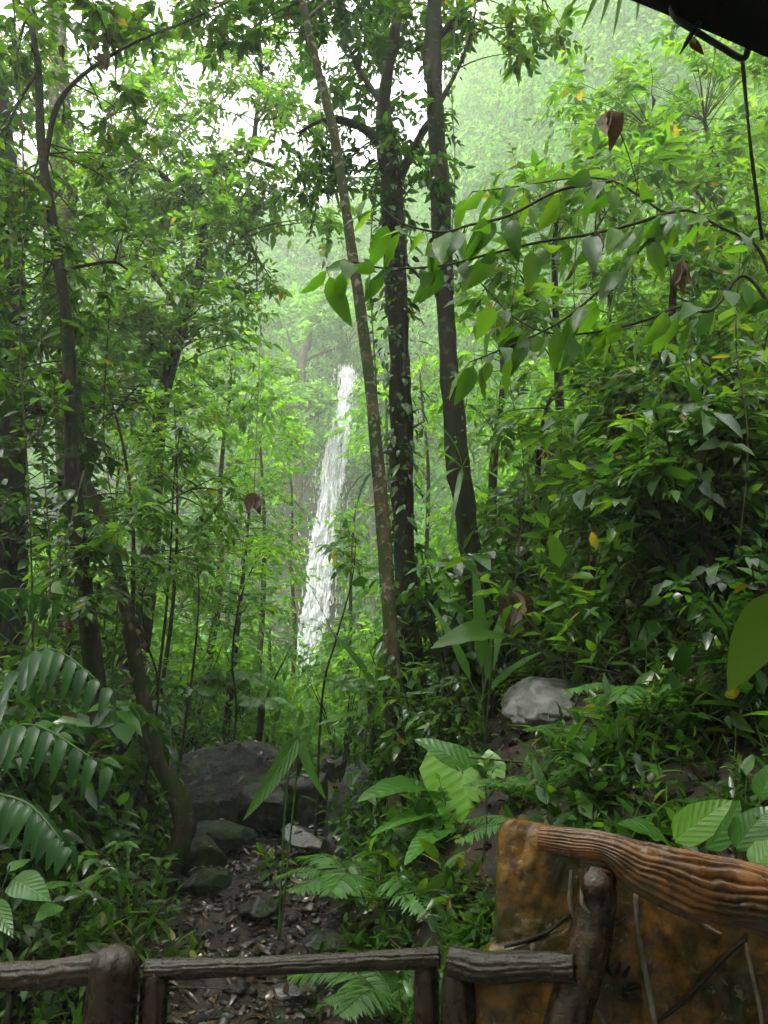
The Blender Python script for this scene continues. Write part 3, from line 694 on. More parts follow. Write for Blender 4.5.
simple_tree('valley_tree', 'feathery pale green tree below and left of the waterfall, behind the thin saplings', 236, 15, [(238, 640), (242, 560), (246, 500)], [.12, .1, .06, .03],
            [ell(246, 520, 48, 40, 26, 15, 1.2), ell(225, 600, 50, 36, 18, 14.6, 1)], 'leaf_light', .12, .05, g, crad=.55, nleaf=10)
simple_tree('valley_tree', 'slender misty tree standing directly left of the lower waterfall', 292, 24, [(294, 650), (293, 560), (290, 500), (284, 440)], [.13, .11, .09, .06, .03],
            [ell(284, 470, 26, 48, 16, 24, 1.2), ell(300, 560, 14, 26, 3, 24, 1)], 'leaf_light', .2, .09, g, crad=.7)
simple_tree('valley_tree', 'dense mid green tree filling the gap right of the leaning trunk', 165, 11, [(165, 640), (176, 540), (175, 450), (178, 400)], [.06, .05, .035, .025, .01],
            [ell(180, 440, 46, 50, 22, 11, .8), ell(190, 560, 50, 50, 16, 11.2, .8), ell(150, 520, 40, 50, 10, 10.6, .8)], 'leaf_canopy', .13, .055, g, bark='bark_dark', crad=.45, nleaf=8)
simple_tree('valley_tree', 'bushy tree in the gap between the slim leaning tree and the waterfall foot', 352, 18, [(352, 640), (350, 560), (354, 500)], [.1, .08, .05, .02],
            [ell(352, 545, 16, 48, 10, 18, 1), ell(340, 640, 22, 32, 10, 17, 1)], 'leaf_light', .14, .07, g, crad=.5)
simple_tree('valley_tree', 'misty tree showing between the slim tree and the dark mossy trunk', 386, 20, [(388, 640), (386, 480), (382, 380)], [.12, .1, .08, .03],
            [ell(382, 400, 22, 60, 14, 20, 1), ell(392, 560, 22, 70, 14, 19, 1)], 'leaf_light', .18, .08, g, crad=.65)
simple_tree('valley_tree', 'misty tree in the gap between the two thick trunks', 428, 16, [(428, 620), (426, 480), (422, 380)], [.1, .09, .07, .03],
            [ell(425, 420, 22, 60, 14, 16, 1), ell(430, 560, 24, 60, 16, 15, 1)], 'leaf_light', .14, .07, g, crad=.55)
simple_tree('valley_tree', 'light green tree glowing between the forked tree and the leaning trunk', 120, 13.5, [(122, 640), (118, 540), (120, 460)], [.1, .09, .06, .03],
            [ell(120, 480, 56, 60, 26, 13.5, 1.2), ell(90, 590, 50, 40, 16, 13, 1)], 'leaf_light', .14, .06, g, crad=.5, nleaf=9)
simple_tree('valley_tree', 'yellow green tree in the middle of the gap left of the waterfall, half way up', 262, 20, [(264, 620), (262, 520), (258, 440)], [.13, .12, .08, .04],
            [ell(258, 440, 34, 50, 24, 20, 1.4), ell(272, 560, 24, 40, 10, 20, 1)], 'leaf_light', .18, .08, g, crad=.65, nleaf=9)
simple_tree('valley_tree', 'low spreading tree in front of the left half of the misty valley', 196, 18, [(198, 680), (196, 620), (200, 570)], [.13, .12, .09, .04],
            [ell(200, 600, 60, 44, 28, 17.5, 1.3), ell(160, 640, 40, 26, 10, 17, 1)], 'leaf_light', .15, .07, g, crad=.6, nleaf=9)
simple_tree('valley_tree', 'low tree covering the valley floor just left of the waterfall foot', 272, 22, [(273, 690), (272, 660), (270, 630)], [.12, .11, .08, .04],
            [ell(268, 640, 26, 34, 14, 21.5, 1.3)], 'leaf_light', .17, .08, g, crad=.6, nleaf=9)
g = 'pale trees on the cliff around the waterfall'
for lab, bx, Y, st, r, ms, lb in [
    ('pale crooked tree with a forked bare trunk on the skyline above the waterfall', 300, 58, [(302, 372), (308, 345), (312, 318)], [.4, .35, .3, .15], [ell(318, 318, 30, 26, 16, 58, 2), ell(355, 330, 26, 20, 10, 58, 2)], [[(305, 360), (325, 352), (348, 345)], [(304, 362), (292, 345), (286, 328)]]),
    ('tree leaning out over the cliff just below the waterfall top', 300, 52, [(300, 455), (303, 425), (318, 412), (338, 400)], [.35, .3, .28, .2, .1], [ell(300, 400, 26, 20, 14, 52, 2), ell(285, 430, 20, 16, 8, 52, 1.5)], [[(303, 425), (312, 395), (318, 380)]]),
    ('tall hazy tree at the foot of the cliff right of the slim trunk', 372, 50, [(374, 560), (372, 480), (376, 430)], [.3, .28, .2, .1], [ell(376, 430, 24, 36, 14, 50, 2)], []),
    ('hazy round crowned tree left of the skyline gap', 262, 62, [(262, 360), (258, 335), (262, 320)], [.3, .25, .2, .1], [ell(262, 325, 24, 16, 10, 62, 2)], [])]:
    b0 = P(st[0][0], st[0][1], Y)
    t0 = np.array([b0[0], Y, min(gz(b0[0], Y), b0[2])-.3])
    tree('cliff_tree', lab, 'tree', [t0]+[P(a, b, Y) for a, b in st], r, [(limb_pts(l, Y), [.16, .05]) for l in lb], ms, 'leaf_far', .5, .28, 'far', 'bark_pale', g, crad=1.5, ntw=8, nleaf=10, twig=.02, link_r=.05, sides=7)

# thin saplings, built once each from stem lines
def sapling(label, pts, Y, r, leafm, L, W, n=10, limbs=(), group='thin saplings between the left trunks and the waterfall', masses=None, base=None):
    tr = [onground(base if base else pts[0][0], Y)]+[P(a, b, Y) for a, b in pts]
    top = pts[-1]
    ms = masses if masses is not None else [ell(top[0], top[1]+10, 16, 22, n, Y, .25)]
    ms = [m for m in ms if len(m)]
    return tree('sapling', label, 'sapling', tr, r, [(limb_pts(l, Y), [r[-1]*.8, .003]) for l in limbs], ms, leafm, L, W, bark='bark_dark', group=group, crad=.26, ntw=4, nleaf=6, sides=6, twig=.003, link_r=.006, trunk_seg=6, lump=.05)
sapling('thin straight sapling with a star of long drooping leaves on top', [(163, 640), (170, 560), (174, 480), (180, 430)], 8.2, [.018, .016, .012, .008, .006], 'leaf_dark', .16, .045, 4)
sapling('thin forked sapling near the middle of the gap, tips at half height', [(190, 690), (196, 640), (199, 590), (196, 555)], 8.6, [.016, .014, .012, .008, .005], 'leaf_mid', .1, .04, 5, [[(197, 620), (206, 600), (212, 580)], [(192, 670), (205, 655), (210, 640)]])
sapling('thin sapling bending left beside the tree fern', [(236, 720), (232, 660), (240, 600), (256, 560)], 9.5, [.02, .016, .014, .01, .006], 'leaf_light', .1, .04, 6)
sapling('wiry sapling in front of the misty base of the waterfall', [(322, 700), (336, 640), (352, 580), (356, 540)], 8, [.014, .012, .01, .006, .004], 'leaf_mid', .11, .045, 5, [[(336, 640), (322, 610), (312, 590)]])
sapling('very thin bare stem leaning right behind the leaning trunk', [(158, 700), (146, 640), (142, 600), (152, 560)], 7.6, [.014, .012, .01, .008, .004], 'leaf_mid', .1, .04, 3)

# ------------------------------------------------------------------ right side trees
def leafy_branch(mb, pts, step, L, W, kind='oval', r=(.009, .003), lm=0, tm=1, hang=.55, sparse=1.0, skip=0.0, ldroop=.35):
    n = 60; C = spline(pts, n)
    tube(mb, np.asarray(pts), list(r), 6, 8, tm, .05)
    ln = np.linalg.norm(np.diff(C, axis=0), axis=1).sum(); k = max(2, int(ln/step))
    idx = np.linspace(skip*(n-1), n-1, k).astype(int)
    T_ = norm(np.gradient(C, axis=0))[idx]; p = C[idx]
    side = norm(np.cross(T_, [0, 0, 1.])); sg = np.where(np.arange(k) % 2 == 0, 1., -1.)[:, None]
    D = norm(.8*T_+sg*side*.7+np.array([0, 0, -hang])+.45*RS.randn(k, 3))
    pl = .25*L
    tubes(mb, np.stack([p, p+D*pl], 1), .0025, .0015, 3, tm)
    Nh = np.array([0, -.4, .7])+.75*RS.randn(k, 3)
    s = RS.uniform(.65, 1.2, k)
    leaves(mb, p+D*pl*.95, norm(D+np.array([0, 0, -.15])), Nh, L*s, W*s, kind, ldroop*RS.rand(k)*1.6, .2, lm, wave=.12)

def arching(name, label, cat, trunk, tr_r, branches, leafm, L, W, step, group=None, kind='oval', r=(.01, .003), masses=None, bark='bark_dark', crad=.3, skip=0.0, hang=.55):
    b = np.asarray(trunk[0]); root = empty(name, b, label, cat, group)
    mb = MB(); ax = tube(mb, np.asarray(trunk)-b, tr_r, 10, 8, 0, .1); mb.build('trunk', M[bark], root)
    allp = [ax]
    for bp in branches:
        bb = MB(); bp = np.asarray(limb_pts(bp))-b
        leafy_branch(bb, bp, step, L, W, kind, r, skip=skip, hang=hang); allp.append(spline(bp, 30))
        bb.build('branch', [M[leafm], M['twig']], root)
    if masses:
        cb = MB(); clumps(cb, np.concatenate(masses)-b, crad, 4, 6, L*.9, W*.9, 'mid', limb=np.concatenate(allp), link_r=.006, twig=.003, hang=.3)
        cb.build('crown', [M[leafm], M['twig']], root)
    return root
arching('arching_shrub', 'large leaved shrub reaching long bare arching branches from the right edge across the trunks', 'shrub',
    [onground(800, 3.6), P(790, 560, 3.5), P(784, 400, 3.4), P(775, 270, 3.3)], [.04, .035, .03, .022],
    [[(778, 300, 3.3), (757, 247, 3.25), (722, 228, 3.2), (690, 211, 3.2), (664, 212, 3.2), (640, 196, 3.2), (612, 181, 3.2), (575, 178, 3.2), (520, 186, 3.2), (472, 192, 3.2)],
     [(680, 211, 3.2), (664, 214, 3.2), (630, 225, 3.15), (585, 235, 3.1), (540, 242, 3.1), (490, 254, 3.05), (440, 266, 3.0), (384, 268, 3.0), (352, 262, 3.0), (326, 268, 3.0)],
     [(785, 330, 3.3), (745, 276, 3.3), (712, 310, 3.3), (680, 307, 3.3), (640, 322, 3.3), (590, 333, 3.3), (550, 333, 3.3), (515, 318, 3.3), (476, 278, 3.3)],
     [(664, 214, 3.2), (640, 250, 3.2), (600, 290, 3.2), (555, 325, 3.2), (500, 350, 3.2), (470, 362, 3.2)],
     [(612, 181, 3.2), (560, 190, 3.1), (510, 215, 3.0), (470, 225, 2.95), (440, 232, 2.9), (400, 222, 2.9), (372, 196, 2.9)]],
    'leaf_canopy', .18, .075, .05, r=(.009, .003), hang=.9)
g = 'slim bushy trees on the steep right bank'
def rt(label, bx, Y, stem, r, ms, lm, L, W, crad=.4, limbs=(), ntw=5, nleaf=8, bark='bark_dark'):
    return simple_tree('bank_tree', label, bx, Y, stem, r, ms, lm, L, W, g, bark, crad, ntw, nleaf, limbs)
rt('broad leaved tree catching the light right of the thickest trunk, upper half', 560, 9, [(560, 480), (556, 340), (552, 240), (560, 190)], [.07, .06, .05, .035, .02],
   [ell(560, 205, 60, 38, 18, 9, .8), ell(620, 170, 50, 40, 12, 9.4, .8), ell(520, 300, 44, 40, 9, 8.6, .7)], 'leaf_canopy', .2, .085, .45, [[(556, 300), (590, 240), (620, 190)], [(556, 330), (530, 290), (510, 260)]])
rt('tall dark stemmed tree in the middle of the right bank, crown of small leaves', 668, 6.5, [(666, 560), (664, 420), (668, 350), (676, 280), (690, 220)], [.07, .06, .055, .045, .03, .015],
   [ell(660, 360, 70, 60, 22, 6.3, .7), ell(700, 250, 50, 50, 13, 6.6, .6), ell(605, 420, 50, 50, 14, 6.2, .6), ell(650, 480, 60, 40, 14, 6, .6)], 'leaf_mid', .155, .06, .34, [[(666, 420), (700, 380), (730, 350)], [(665, 450), (630, 420), (600, 400)]])
rt('leaning branchy tree growing from the bank at the right edge, below the arching shrub', 770, 5.2, [(768, 590), (742, 540), (712, 490), (690, 440), (672, 410)], [.05, .045, .035, .025, .018, .01],
   [ell(740, 400, 46, 50, 18, 5.2, .5), ell(700, 460, 50, 40, 12, 5, .5), ell(750, 500, 34, 40, 10, 5.3, .5)], 'leaf_mid', .15, .06, .3, [[(742, 540), (750, 450), (735, 390), (700, 358)], [(712, 490), (720, 430), (768, 410)]])
rt('shaded small tree with hanging leaves just right of the thickest trunk, lower half', 560, 8.2, [(548, 590), (540, 500), (545, 430), (550, 390)], [.05, .04, .035, .025, .012],
   [ell(550, 420, 46, 40, 16, 8.1, .5), ell(530, 520, 40, 50, 15, 8, .5), ell(592, 500, 44, 44, 14, 8, .6)], 'leaf_mid', .14, .06, .36, [[(540, 500), (570, 470), (600, 455)]])
rt('dark leafy tree in the deepest shade above the pale slab, right of centre', 640, 7.4, [(640, 600), (632, 540), (622, 480)], [.05, .045, .03, .02],
   [ell(630, 540, 60, 36, 20, 7.2, .6), ell(690, 580, 50, 30, 14, 6.8, .6), ell(596, 600, 36, 26, 8, 7.6, .3)], 'leaf_mid', .13, .06, .34)
rt('sunlit tree high on the right hillside under the dark roof corner', 720, 11, [(722, 300), (716, 190), (708, 120)], [.09, .08, .05, .03],
   [ell(700, 130, 60, 50, 22, 11, 1), ell(740, 220, 50, 60, 18, 10.5, 1), ell(640, 110, 40, 40, 10, 11.5, .8), ell(590, 95, 45, 40, 9, 11, .8), ell(715, 60, 55, 30, 14, 10.5, .8)], 'leaf_canopy', .18, .075, .5, [[(718, 220), (680, 170), (650, 130)]])
rt('light green tree on the hillside between the thickest trunk and the arching branches', 492, 12, [(494, 480), (500, 380), (498, 320)], [.08, .07, .05, .02],
   [ell(500, 350, 40, 50, 18, 12, .9), ell(480, 440, 24, 50, 8, 11.5, .8)], 'leaf_light', .14, .065, .45)
rt('mid green tree on the bank behind the tall dark stemmed tree', 610, 10, [(612, 420), (606, 340), (610, 290)], [.07, .06, .04, .02],
   [ell(600, 310, 56, 44, 20, 10, .8), ell(650, 280, 44, 34, 10, 10, .8)], 'leaf_canopy', .17, .07, .42)

# ------------------------------------------------------------------ rocks
def rock(name, label, px, py, Y, size, seed, mat='rock', rz=0., cut=9, sub=4, group=None, sink=0.0, tilt=(0, 0), cat='boulder', pos=None):
    import bmesh
    bm = bmesh.new(); bmesh.ops.create_icosphere(bm, subdivisions=sub, radius=1)
    rs = np.random.RandomState(seed)
    cut = cut*2; pn = norm(rs.randn(cut, 3)); pd = rs.uniform(.5, .88, cut)
    s = np.array(size)/2
    for v in bm.verts:
        q = np.array(v.co)
        for k in range(cut):
            d = q@pn[k]
            if d > pd[k]: q = q-(d-pd[k])*.93*pn[k]
        vv = Vector(q*2.2+seed*3.1)
        q = q*(1+.10*noise.noise(vv)+.06*noise.noise(vv*3)+.03*noise.noise(vv*9)+.015*noise.noise(vv*22))
        v.co = q*s*1.25
    me = bpy.data.meshes.new(name); bm.to_mesh(me); bm.free()
    for p_ in me.polygons: p_.use_smooth = True
    me.materials.append(M[mat])
    o = bpy.data.objects.new(name, me); COL.objects.link(o)
    o.location = P(px, py, Y) if pos is None else pos
    o.rotation_euler = (tilt[0], tilt[1], rz)
    return tag(o, label, cat, group)
rock('boulder', 'biggest boulder, dark and blocky, at the head of the stony path', 232, 802, 9.3, (1.55, 1.1, 1.05), 3, rz=.25, cut=7, sub=5)
rock('boulder', 'dark angular block leaning on the right end of the biggest boulder', 272, 806, 8.9, (.62, .5, .6), 53, rz=.5, cut=7)
rock('boulder', 'low dark broken rock under the front of the biggest boulder', 205, 838, 8.5, (.8, .5, .34), 57, rz=.1, cut=8)
rock('boulder', 'mossy rock hidden in the plants left of the bowed trunk foot', 140, 820, 8.2, (.6, .5, .5), 59, rz=.9, cut=8)
rock('boulder', 'wedge shaped dark rock between the bowed trunk foot and the path', 196, 862, 7.6, (.5, .4, .36), 61, rz=.4, cut=5)
rock('boulder', 'angular black rock on the right side of the path below the mossy boulder', 338, 862, 7.3, (.34, .34, .4), 63, rz=1.1, cut=5)
rock('boulder', 'small square rock wedged on top right of the biggest boulder', 287, 770, 9.4, (.34, .3, .34), 65, rz=.2, cut=5)
rock('boulder', 'pointed dark boulder face tucked right of the biggest boulder', 310, 798, 8.9, (.5, .5, .55), 5, rz=.6)
rock('boulder', 'tall mossy boulder standing right of the path, under the slim leaning tree', 352, 815, 7.6, (.5, .5, .95), 8, rz=.2, cut=10, sub=5, tilt=(0, .12))
rock('boulder', 'small grey boulder seen in the gap between the dark and the mossy boulders', 331, 768, 9.8, (.3, .3, .3), 11)
rock('rock_slab', 'big pale grey flat rock slab lying on the bank right of the thickest trunk', 552, 700, 5.6, (.8, .6, .28), 21, 'rock_pale', .3, tilt=(.35, -.12), sub=5, cat='rock')
rock('rock_slab', 'smaller pale rock slab half hidden by leaves, up and right of the big pale slab', 608, 668, 6.1, (.46, .45, .26), 24, 'rock_pale', -.2, tilt=(.35, .1), cat='rock')
rock('flat_stone', 'wet shiny flat stone leaning on the path below the pointed boulder', 304, 840, 8.0, (.42, .55, .16), 31, 'wet_stone', .4, tilt=(.3, .2), cat='stone')
rock('flat_stone', 'long dark stone lying across the path to the left of the mossy boulder', 322, 886, 7.0, (.4, .3, .14), 33, 'wet_stone', .1, cat='stone')
rock('flat_stone', 'rounded half buried stone in the middle of the path', 262, 905, 6.6, (.34, .3, .16), 35, 'rock', .9, cat='stone')
rock('flat_stone', 'brownish stone just above the right wooden rail', 330, 940, 5.3, (.3, .25, .13), 37, 'rock', .2, cat='stone')
rock('flat_stone', 'dark stone at the left side of the path by the leafy edge', 205, 880, 7.0, (.36, .3, .2), 39, 'rock', .5, cat='stone')
rock('flat_stone', 'pale grey stone seen below the rail near the path centre', 292, 992, 4.6, (.26, .22, .09), 41, 'wet_stone', .5, cat='stone')

def scatter(n, xr, yr, keep=None, pw=1.0):
    x = RS.uniform(*xr, n); y = yr[0]+(yr[1]-yr[0])*RS.rand(n)**pw
    if keep is not None: k = keep(x, y); x, y = x[k], y[k]
    return x, y, ground(x, y)
def near_z(x, y):
    z = ground(x, y)
    for i in range(len(x)):
        v = Vector((x[i]*1.7, y[i]*1.7, 0)); z[i] += .10*noise.noise(v)+.05*noise.noise(v*2.7)+.025*noise.noise(v*7)
    return z
path_in = lambda x, y: (x < xr_edge(y)+.25) & (x > xl_edge(y)-.35)
mb = MB()
for o_, cnt in [(o, 150 if o.name == 'boulder' else 14) for o in list(COL.objects) if o.name.split('.')[0] in ('boulder', 'flat_stone', 'rock_slab') and o.name != 'rock_slab']:
    from mathutils import Matrix
    mw = Matrix.LocRotScale(o_.location, o_.rotation_euler, None)
    vs = [(mw @ v_.co, (mw.to_3x3() @ v_.normal)) for v_ in o_.data.vertices if v_.normal.z > .45]
    if not vs: continue
    for q in [vs[i] for i in RS.randint(0, len(vs), cnt)]:
        if noise.noise(q[0]*2.1) < -.05: continue
        nn_ = np.array(q[1]); leaves(mb, np.array(q[0])+nn_*.012, rdir(1, 0, .3), nn_+.3*RS.randn(3), RS.uniform(.05, .12), RS.uniform(.025, .055), 'mid', RS.uniform(-.5, .4), .4)
tag(mb.build('fallen_leaves', M['litter']), 'wet fallen leaves lying on the boulders', 'leaf litter', kind='stuff')
# gravel
import bmesh
bm = bmesh.new(); bmesh.ops.create_icosphere(bm, subdivisions=2, radius=1); sv = np.array([v.co[:] for v in bm.verts]); sf = np.array([[v.index for v in f.verts] for f in bm.faces]); bm.free()
x, y, z = scatter(6000, (-2.6, .6), (2.6, 10), path_in, .8); z = near_z(x, y)
mb = MB()
for k, matk in ((0, 0), (1, 1)):
    sel = (np.arange(len(x)) % 2) == k; n = sel.sum()
    r = (.01+.055*RS.rand(n)**3)[:, None, None]*RS.uniform(.6, 1.3, (n, 1, 3))*np.array([1, 1, .6])
    v = sv[None]*(1+.22*np.sin(sv[None]@RS.randn(3, 1)*3+RS.rand(n, 1, 1)*6))*r+np.stack([x[sel], y[sel], z[sel]], 1)[:, None]
    mb.add(v.reshape(-1, 3), None, (sf[None]+(np.arange(n)*len(sv))[:, None, None]).reshape(-1, 3), matk)
tag(mb.build('gravel', [M['wet_stone'], M['rock']]), 'wet dark gravel and pebbles on the path', 'gravel', kind='stuff')
# litter
x, y, z = scatter(11000, (-3.0, 4), (2.6, 10.5), None, .8); z = near_z(x, y); n = len(x)
mb = MB(); D = rdir(n, 0, .25); leaves(mb, np.stack([x, y, z+.012], 1), D, np.array([0, 0, 1.])+.35*RS.randn(n, 3), RS.uniform(.04, .13, n), RS.uniform(.02, .06, n), 'mid', RS.uniform(-.5, .6, n), .5)
tag(mb.build('leaf_litter', M['litter']), 'wet fallen brown leaves on the path and banks', 'leaf litter', kind='stuff')
x, y, z = scatter(260, (-3, 3), (2.8, 10)); z = near_z(x, y); n = len(x)
D = rdir(n, 0, .2); c = np.stack([x, y, z+.02], 1)
mb = MB(); Ls = RS.uniform(.1, .45, n)[:, None]
tubes(mb, np.stack([c-D*Ls, c+RS.randn(n, 3)*.02, c+D*Ls], 1), .007, .003, 5)
tag(mb.build('fallen_twigs', M['twig']), 'thin broken twigs scattered over the wet ground', 'twigs', kind='stuff')

# ------------------------------------------------------------------ plants with big leaves
def big_leaf(root, b, base, tip, nrm, Wd, kind='heart', mat='leaf_big', droop=.25, fold=.15, wave=.08, stalk=.008, foot=(0, 0, 0), name='leaf', smat='stem_green', label=None):
    base = np.asarray(base)-b; tip = np.asarray(tip)-b
    d = tip-base; L = np.linalg.norm(d)
    nrm = norm(nrm-np.dot(nrm, d)/L**2*d)
    mb = MB(); leaves(mb, base, d+droop*L*nrm*.8, nrm, L, Wd, kind, droop, fold, 0, wave)
    if stalk:
        foot = np.asarray(foot, float); mid = (base+foot)/2+np.array([0, 0, .25*np.linalg.norm(base-foot)])-d*.15
        tube(mb, [foot, mid, base, base+d*.02], [stalk, stalk*.6], 6, 6, 1)
    o = mb.build(name, [M[mat], M[smat]], root)
    if label: o['label'] = label
    return o
def foliage_plant(name, label, cat, foot, specs, group=None, **kw):
    foot = np.asarray(foot); root = empty(name, foot, label, cat, group)
    for s in specs:
        a, t, nn, wd = s[:4]; k = dict(kw); k.update(s[4] if len(s) > 4 else {})
        big_leaf(root, foot, P(*a), P(*t), np.array(nn, float), wd, **k)
    return root
foliage_plant('giant_taro', 'giant leaved glossy plant on the bank, right of the tall mossy boulder', 'plant', onground(442, 5.1), [
    ((424, 788, 5.0), (360, 797, 4.6), (0, -.35, 1), .34), ((462, 772, 5.0), (476, 866, 4.8), (.1, -1, .15), .56, dict(mat='leaf_bright')),
    ((472, 770, 5.1), (416, 738, 5.15), (.1, -.75, .8), .27), ((436, 812, 4.9), (372, 832, 4.6), (0, -.5, 1), .15),
    ((440, 830, 4.8), (405, 862, 4.5), (-.2, -.6, 1), .2),
    ], wave=.05)
foliage_plant('broad_leaved_plant', 'bright green broad leaves standing up behind the orange log of the carved board', 'plant', onground(712, 2.95), [
    ((674, 842, 2.85), (730, 800, 2.8), (-.35, -.75, .5), .125, dict(mat='leaf_bright')), ((668, 842, 2.9), (620, 822, 2.8), (.2, -.6, 1), .11),
    ((735, 850, 2.8), (772, 806, 2.8), (-.6, -.7, .3), .12), ((752, 868, 2.7), (785, 840, 2.7), (-.3, -.6, .8), .1, dict(mat='leaf_bright')),
    ((706, 850, 2.95), (742, 800, 3.1), (.3, -.8, .2), .1, dict(mat='leaf_big')), ((760, 800, 3), (775, 762, 3), (-.5, -.8, .3), .09)], kind='oval', wave=.12, stalk=.005)
foliage_plant('arrow_leaved_plant', 'small plant with pale grey green leaves at the left edge above the rail', 'plant', onground(30, 3.2), [
    ((12, 880, 3.2), (48, 898, 3.0), (-.2, -.8, .8), .11), ((60, 905, 3.15), (36, 920, 3.0), (.2, -.7, .8), .07), ((8, 872, 3.2), (30, 858, 3.3), (0, -.5, 1), .06),
    ((40, 890, 3.2), (74, 882, 3.3), (0, -.5, 1), .05), ((-10, 900, 3.2), (12, 935, 3.1), (0, -.7, .8), .08)], kind='oval', mat='leaf_big', stalk=.004)
foliage_plant('long_leaf_plant', 'single long pale strap leaf hanging in front of the biggest boulder', 'plant', onground(292, 6.1), [
    ((297, 738, 5.9), (246, 818, 5.5), (.6, -.7, .4), .13, dict(mat='leaf_big')), ((300, 742, 6.0), (325, 800, 5.9), (-.5, -.8, .3), .08)], kind='strap', wave=.05, fold=.25)
foliage_plant('upright_leaf_plant', 'upright banana like leaves and one pale drooping leaf between the thick trunks', 'plant', onground(476, 6.2), [
    ((482, 668, 6.2), (474, 556, 6.1), (.1, -1, .1), .11), ((490, 630, 5.5), (434, 645, 5.2), (.1, -.9, .7), .25, dict(kind='heart', mat='leaf_mid')),
    ((470, 680, 6.2), (430, 600, 6.3), (.4, -.8, .3), .09), ((486, 680, 6.2), (512, 590, 6.3), (-.3, -.8, .3), .1), ((490, 690, 6.1), (540, 650, 5.9), (-.2, -.6, .8), .1)], kind='strap')
foliage_plant('long_blade_plant', 'long curved blade leaves reaching across the foot of the slim leaning tree', 'plant', onground(372, 6.6), [
    ((374, 705, 6.5), (310, 672, 6.2), (0, -.5, 1), .1), ((376, 690, 6.5), (330, 628, 6.5), (.3, -.6, .8), .09), ((378, 690, 6.5), (392, 612, 6.5), (0, -1, .3), .09),
    ((372, 715, 6.5), (318, 722, 6.0), (0, -.5, 1), .1), ((376, 705, 6.4), (434, 690, 6.1), (0, -.5, 1), .1)], kind='strap')
foliage_plant('climbing_leaf', 'very near yellowish green leaf hanging into the photo from the right edge', 'plant', P(800, 560, 1.3), [
    ((790, 590, 1.3), (728, 690, 1.25), (-.5, -.8, .3), .085, dict(mat='leaf_yellow'))], kind='oval', stalk=.003, droop=.12)
foliage_plant('strap_leaved_epiphyte', 'strap leaved tuft growing on the thickest trunk halfway up', 'plant', P(462, 470, 6.85), [
    ((462, 468, 6.85), (400, 440, 6.4), (0, -.3, 1), .05), ((462, 468, 6.85), (420, 500, 6.4), (0, -.5, 1), .05), ((462, 468, 6.85), (438, 420, 6.6), (.5, -.5, .5), .05),
    ((462, 468, 6.85), (500, 430, 6.5), (-.2, -.5, .8), .05), ((462, 468, 6.85), (505, 480, 6.4), (0, -.5, 1), .05), ((462, 468, 6.85), (450, 530, 6.5), (0, -1, .3), .05)], kind='strap', stalk=0, droop=.5)
foliage_plant('strap_leaved_epiphyte', 'strap leaved tuft hanging from the left side of the slim leaning tree', 'plant', P(372, 470, 6.0), [
    ((372, 470, 6), (345, 478, 5.9), (0, -.3, 1), .03), ((372, 470, 6), (344, 498, 5.9), (-.3, -.5, .8), .03), ((372, 468, 6), (350, 462, 5.8), (0, -.5, 1), .03),
    ((372, 472, 6), (356, 505, 5.9), (-.5, -.8, .2), .03)], kind='strap', stalk=0, droop=.5, mat='palm')

# fronds ------------------------------------------------
def frond(mb, base, tip, sag, n, L, W, up=(0, 0, 1.), lm=0, tm=1, kind='mid', hang=.2, taper=True, r=.005, start=.15, pang=1.1):
    base = np.asarray(base, float); tip = np.asarray(tip, float); d = tip-base; Ls = np.linalg.norm(d)
    mid = (base+tip)/2+np.array(up)*sag*Ls
    C = spline([base, mid, tip], 40)
    tube(mb, C[::4], [r, r*.3], 5, 2, tm)
    u = np.linspace(start, .99, n); p = np.stack([np.interp(u, np.linspace(0, 1, 40), C[:, k]) for k in range(3)], 1)
    G_ = norm(np.gradient(C, axis=0)); T_ = norm(np.stack([np.interp(u, np.linspace(0, 1, 40), G_[:, k]) for k in range(3)], 1))
    sd = norm(np.cross(T_, up)); prof = (np.sin(np.pi*(.12+.86*u))**.6 if taper else np.ones(n))
    for sg in (1, -1):
        D = norm(T_*math.cos(pang)+sg*sd*math.sin(pang)+np.array([0, 0, -hang])+.06*RS.randn(n, 3))
        Nh = np.cross(sd, T_)*1.0+.12*RS.randn(n, 3)
        leaves(mb, p, D, Nh, L*prof*RS.uniform(.85, 1.1, n), W*RS.uniform(.85, 1.1, n), kind, .25+hang*.5, .2, lm)

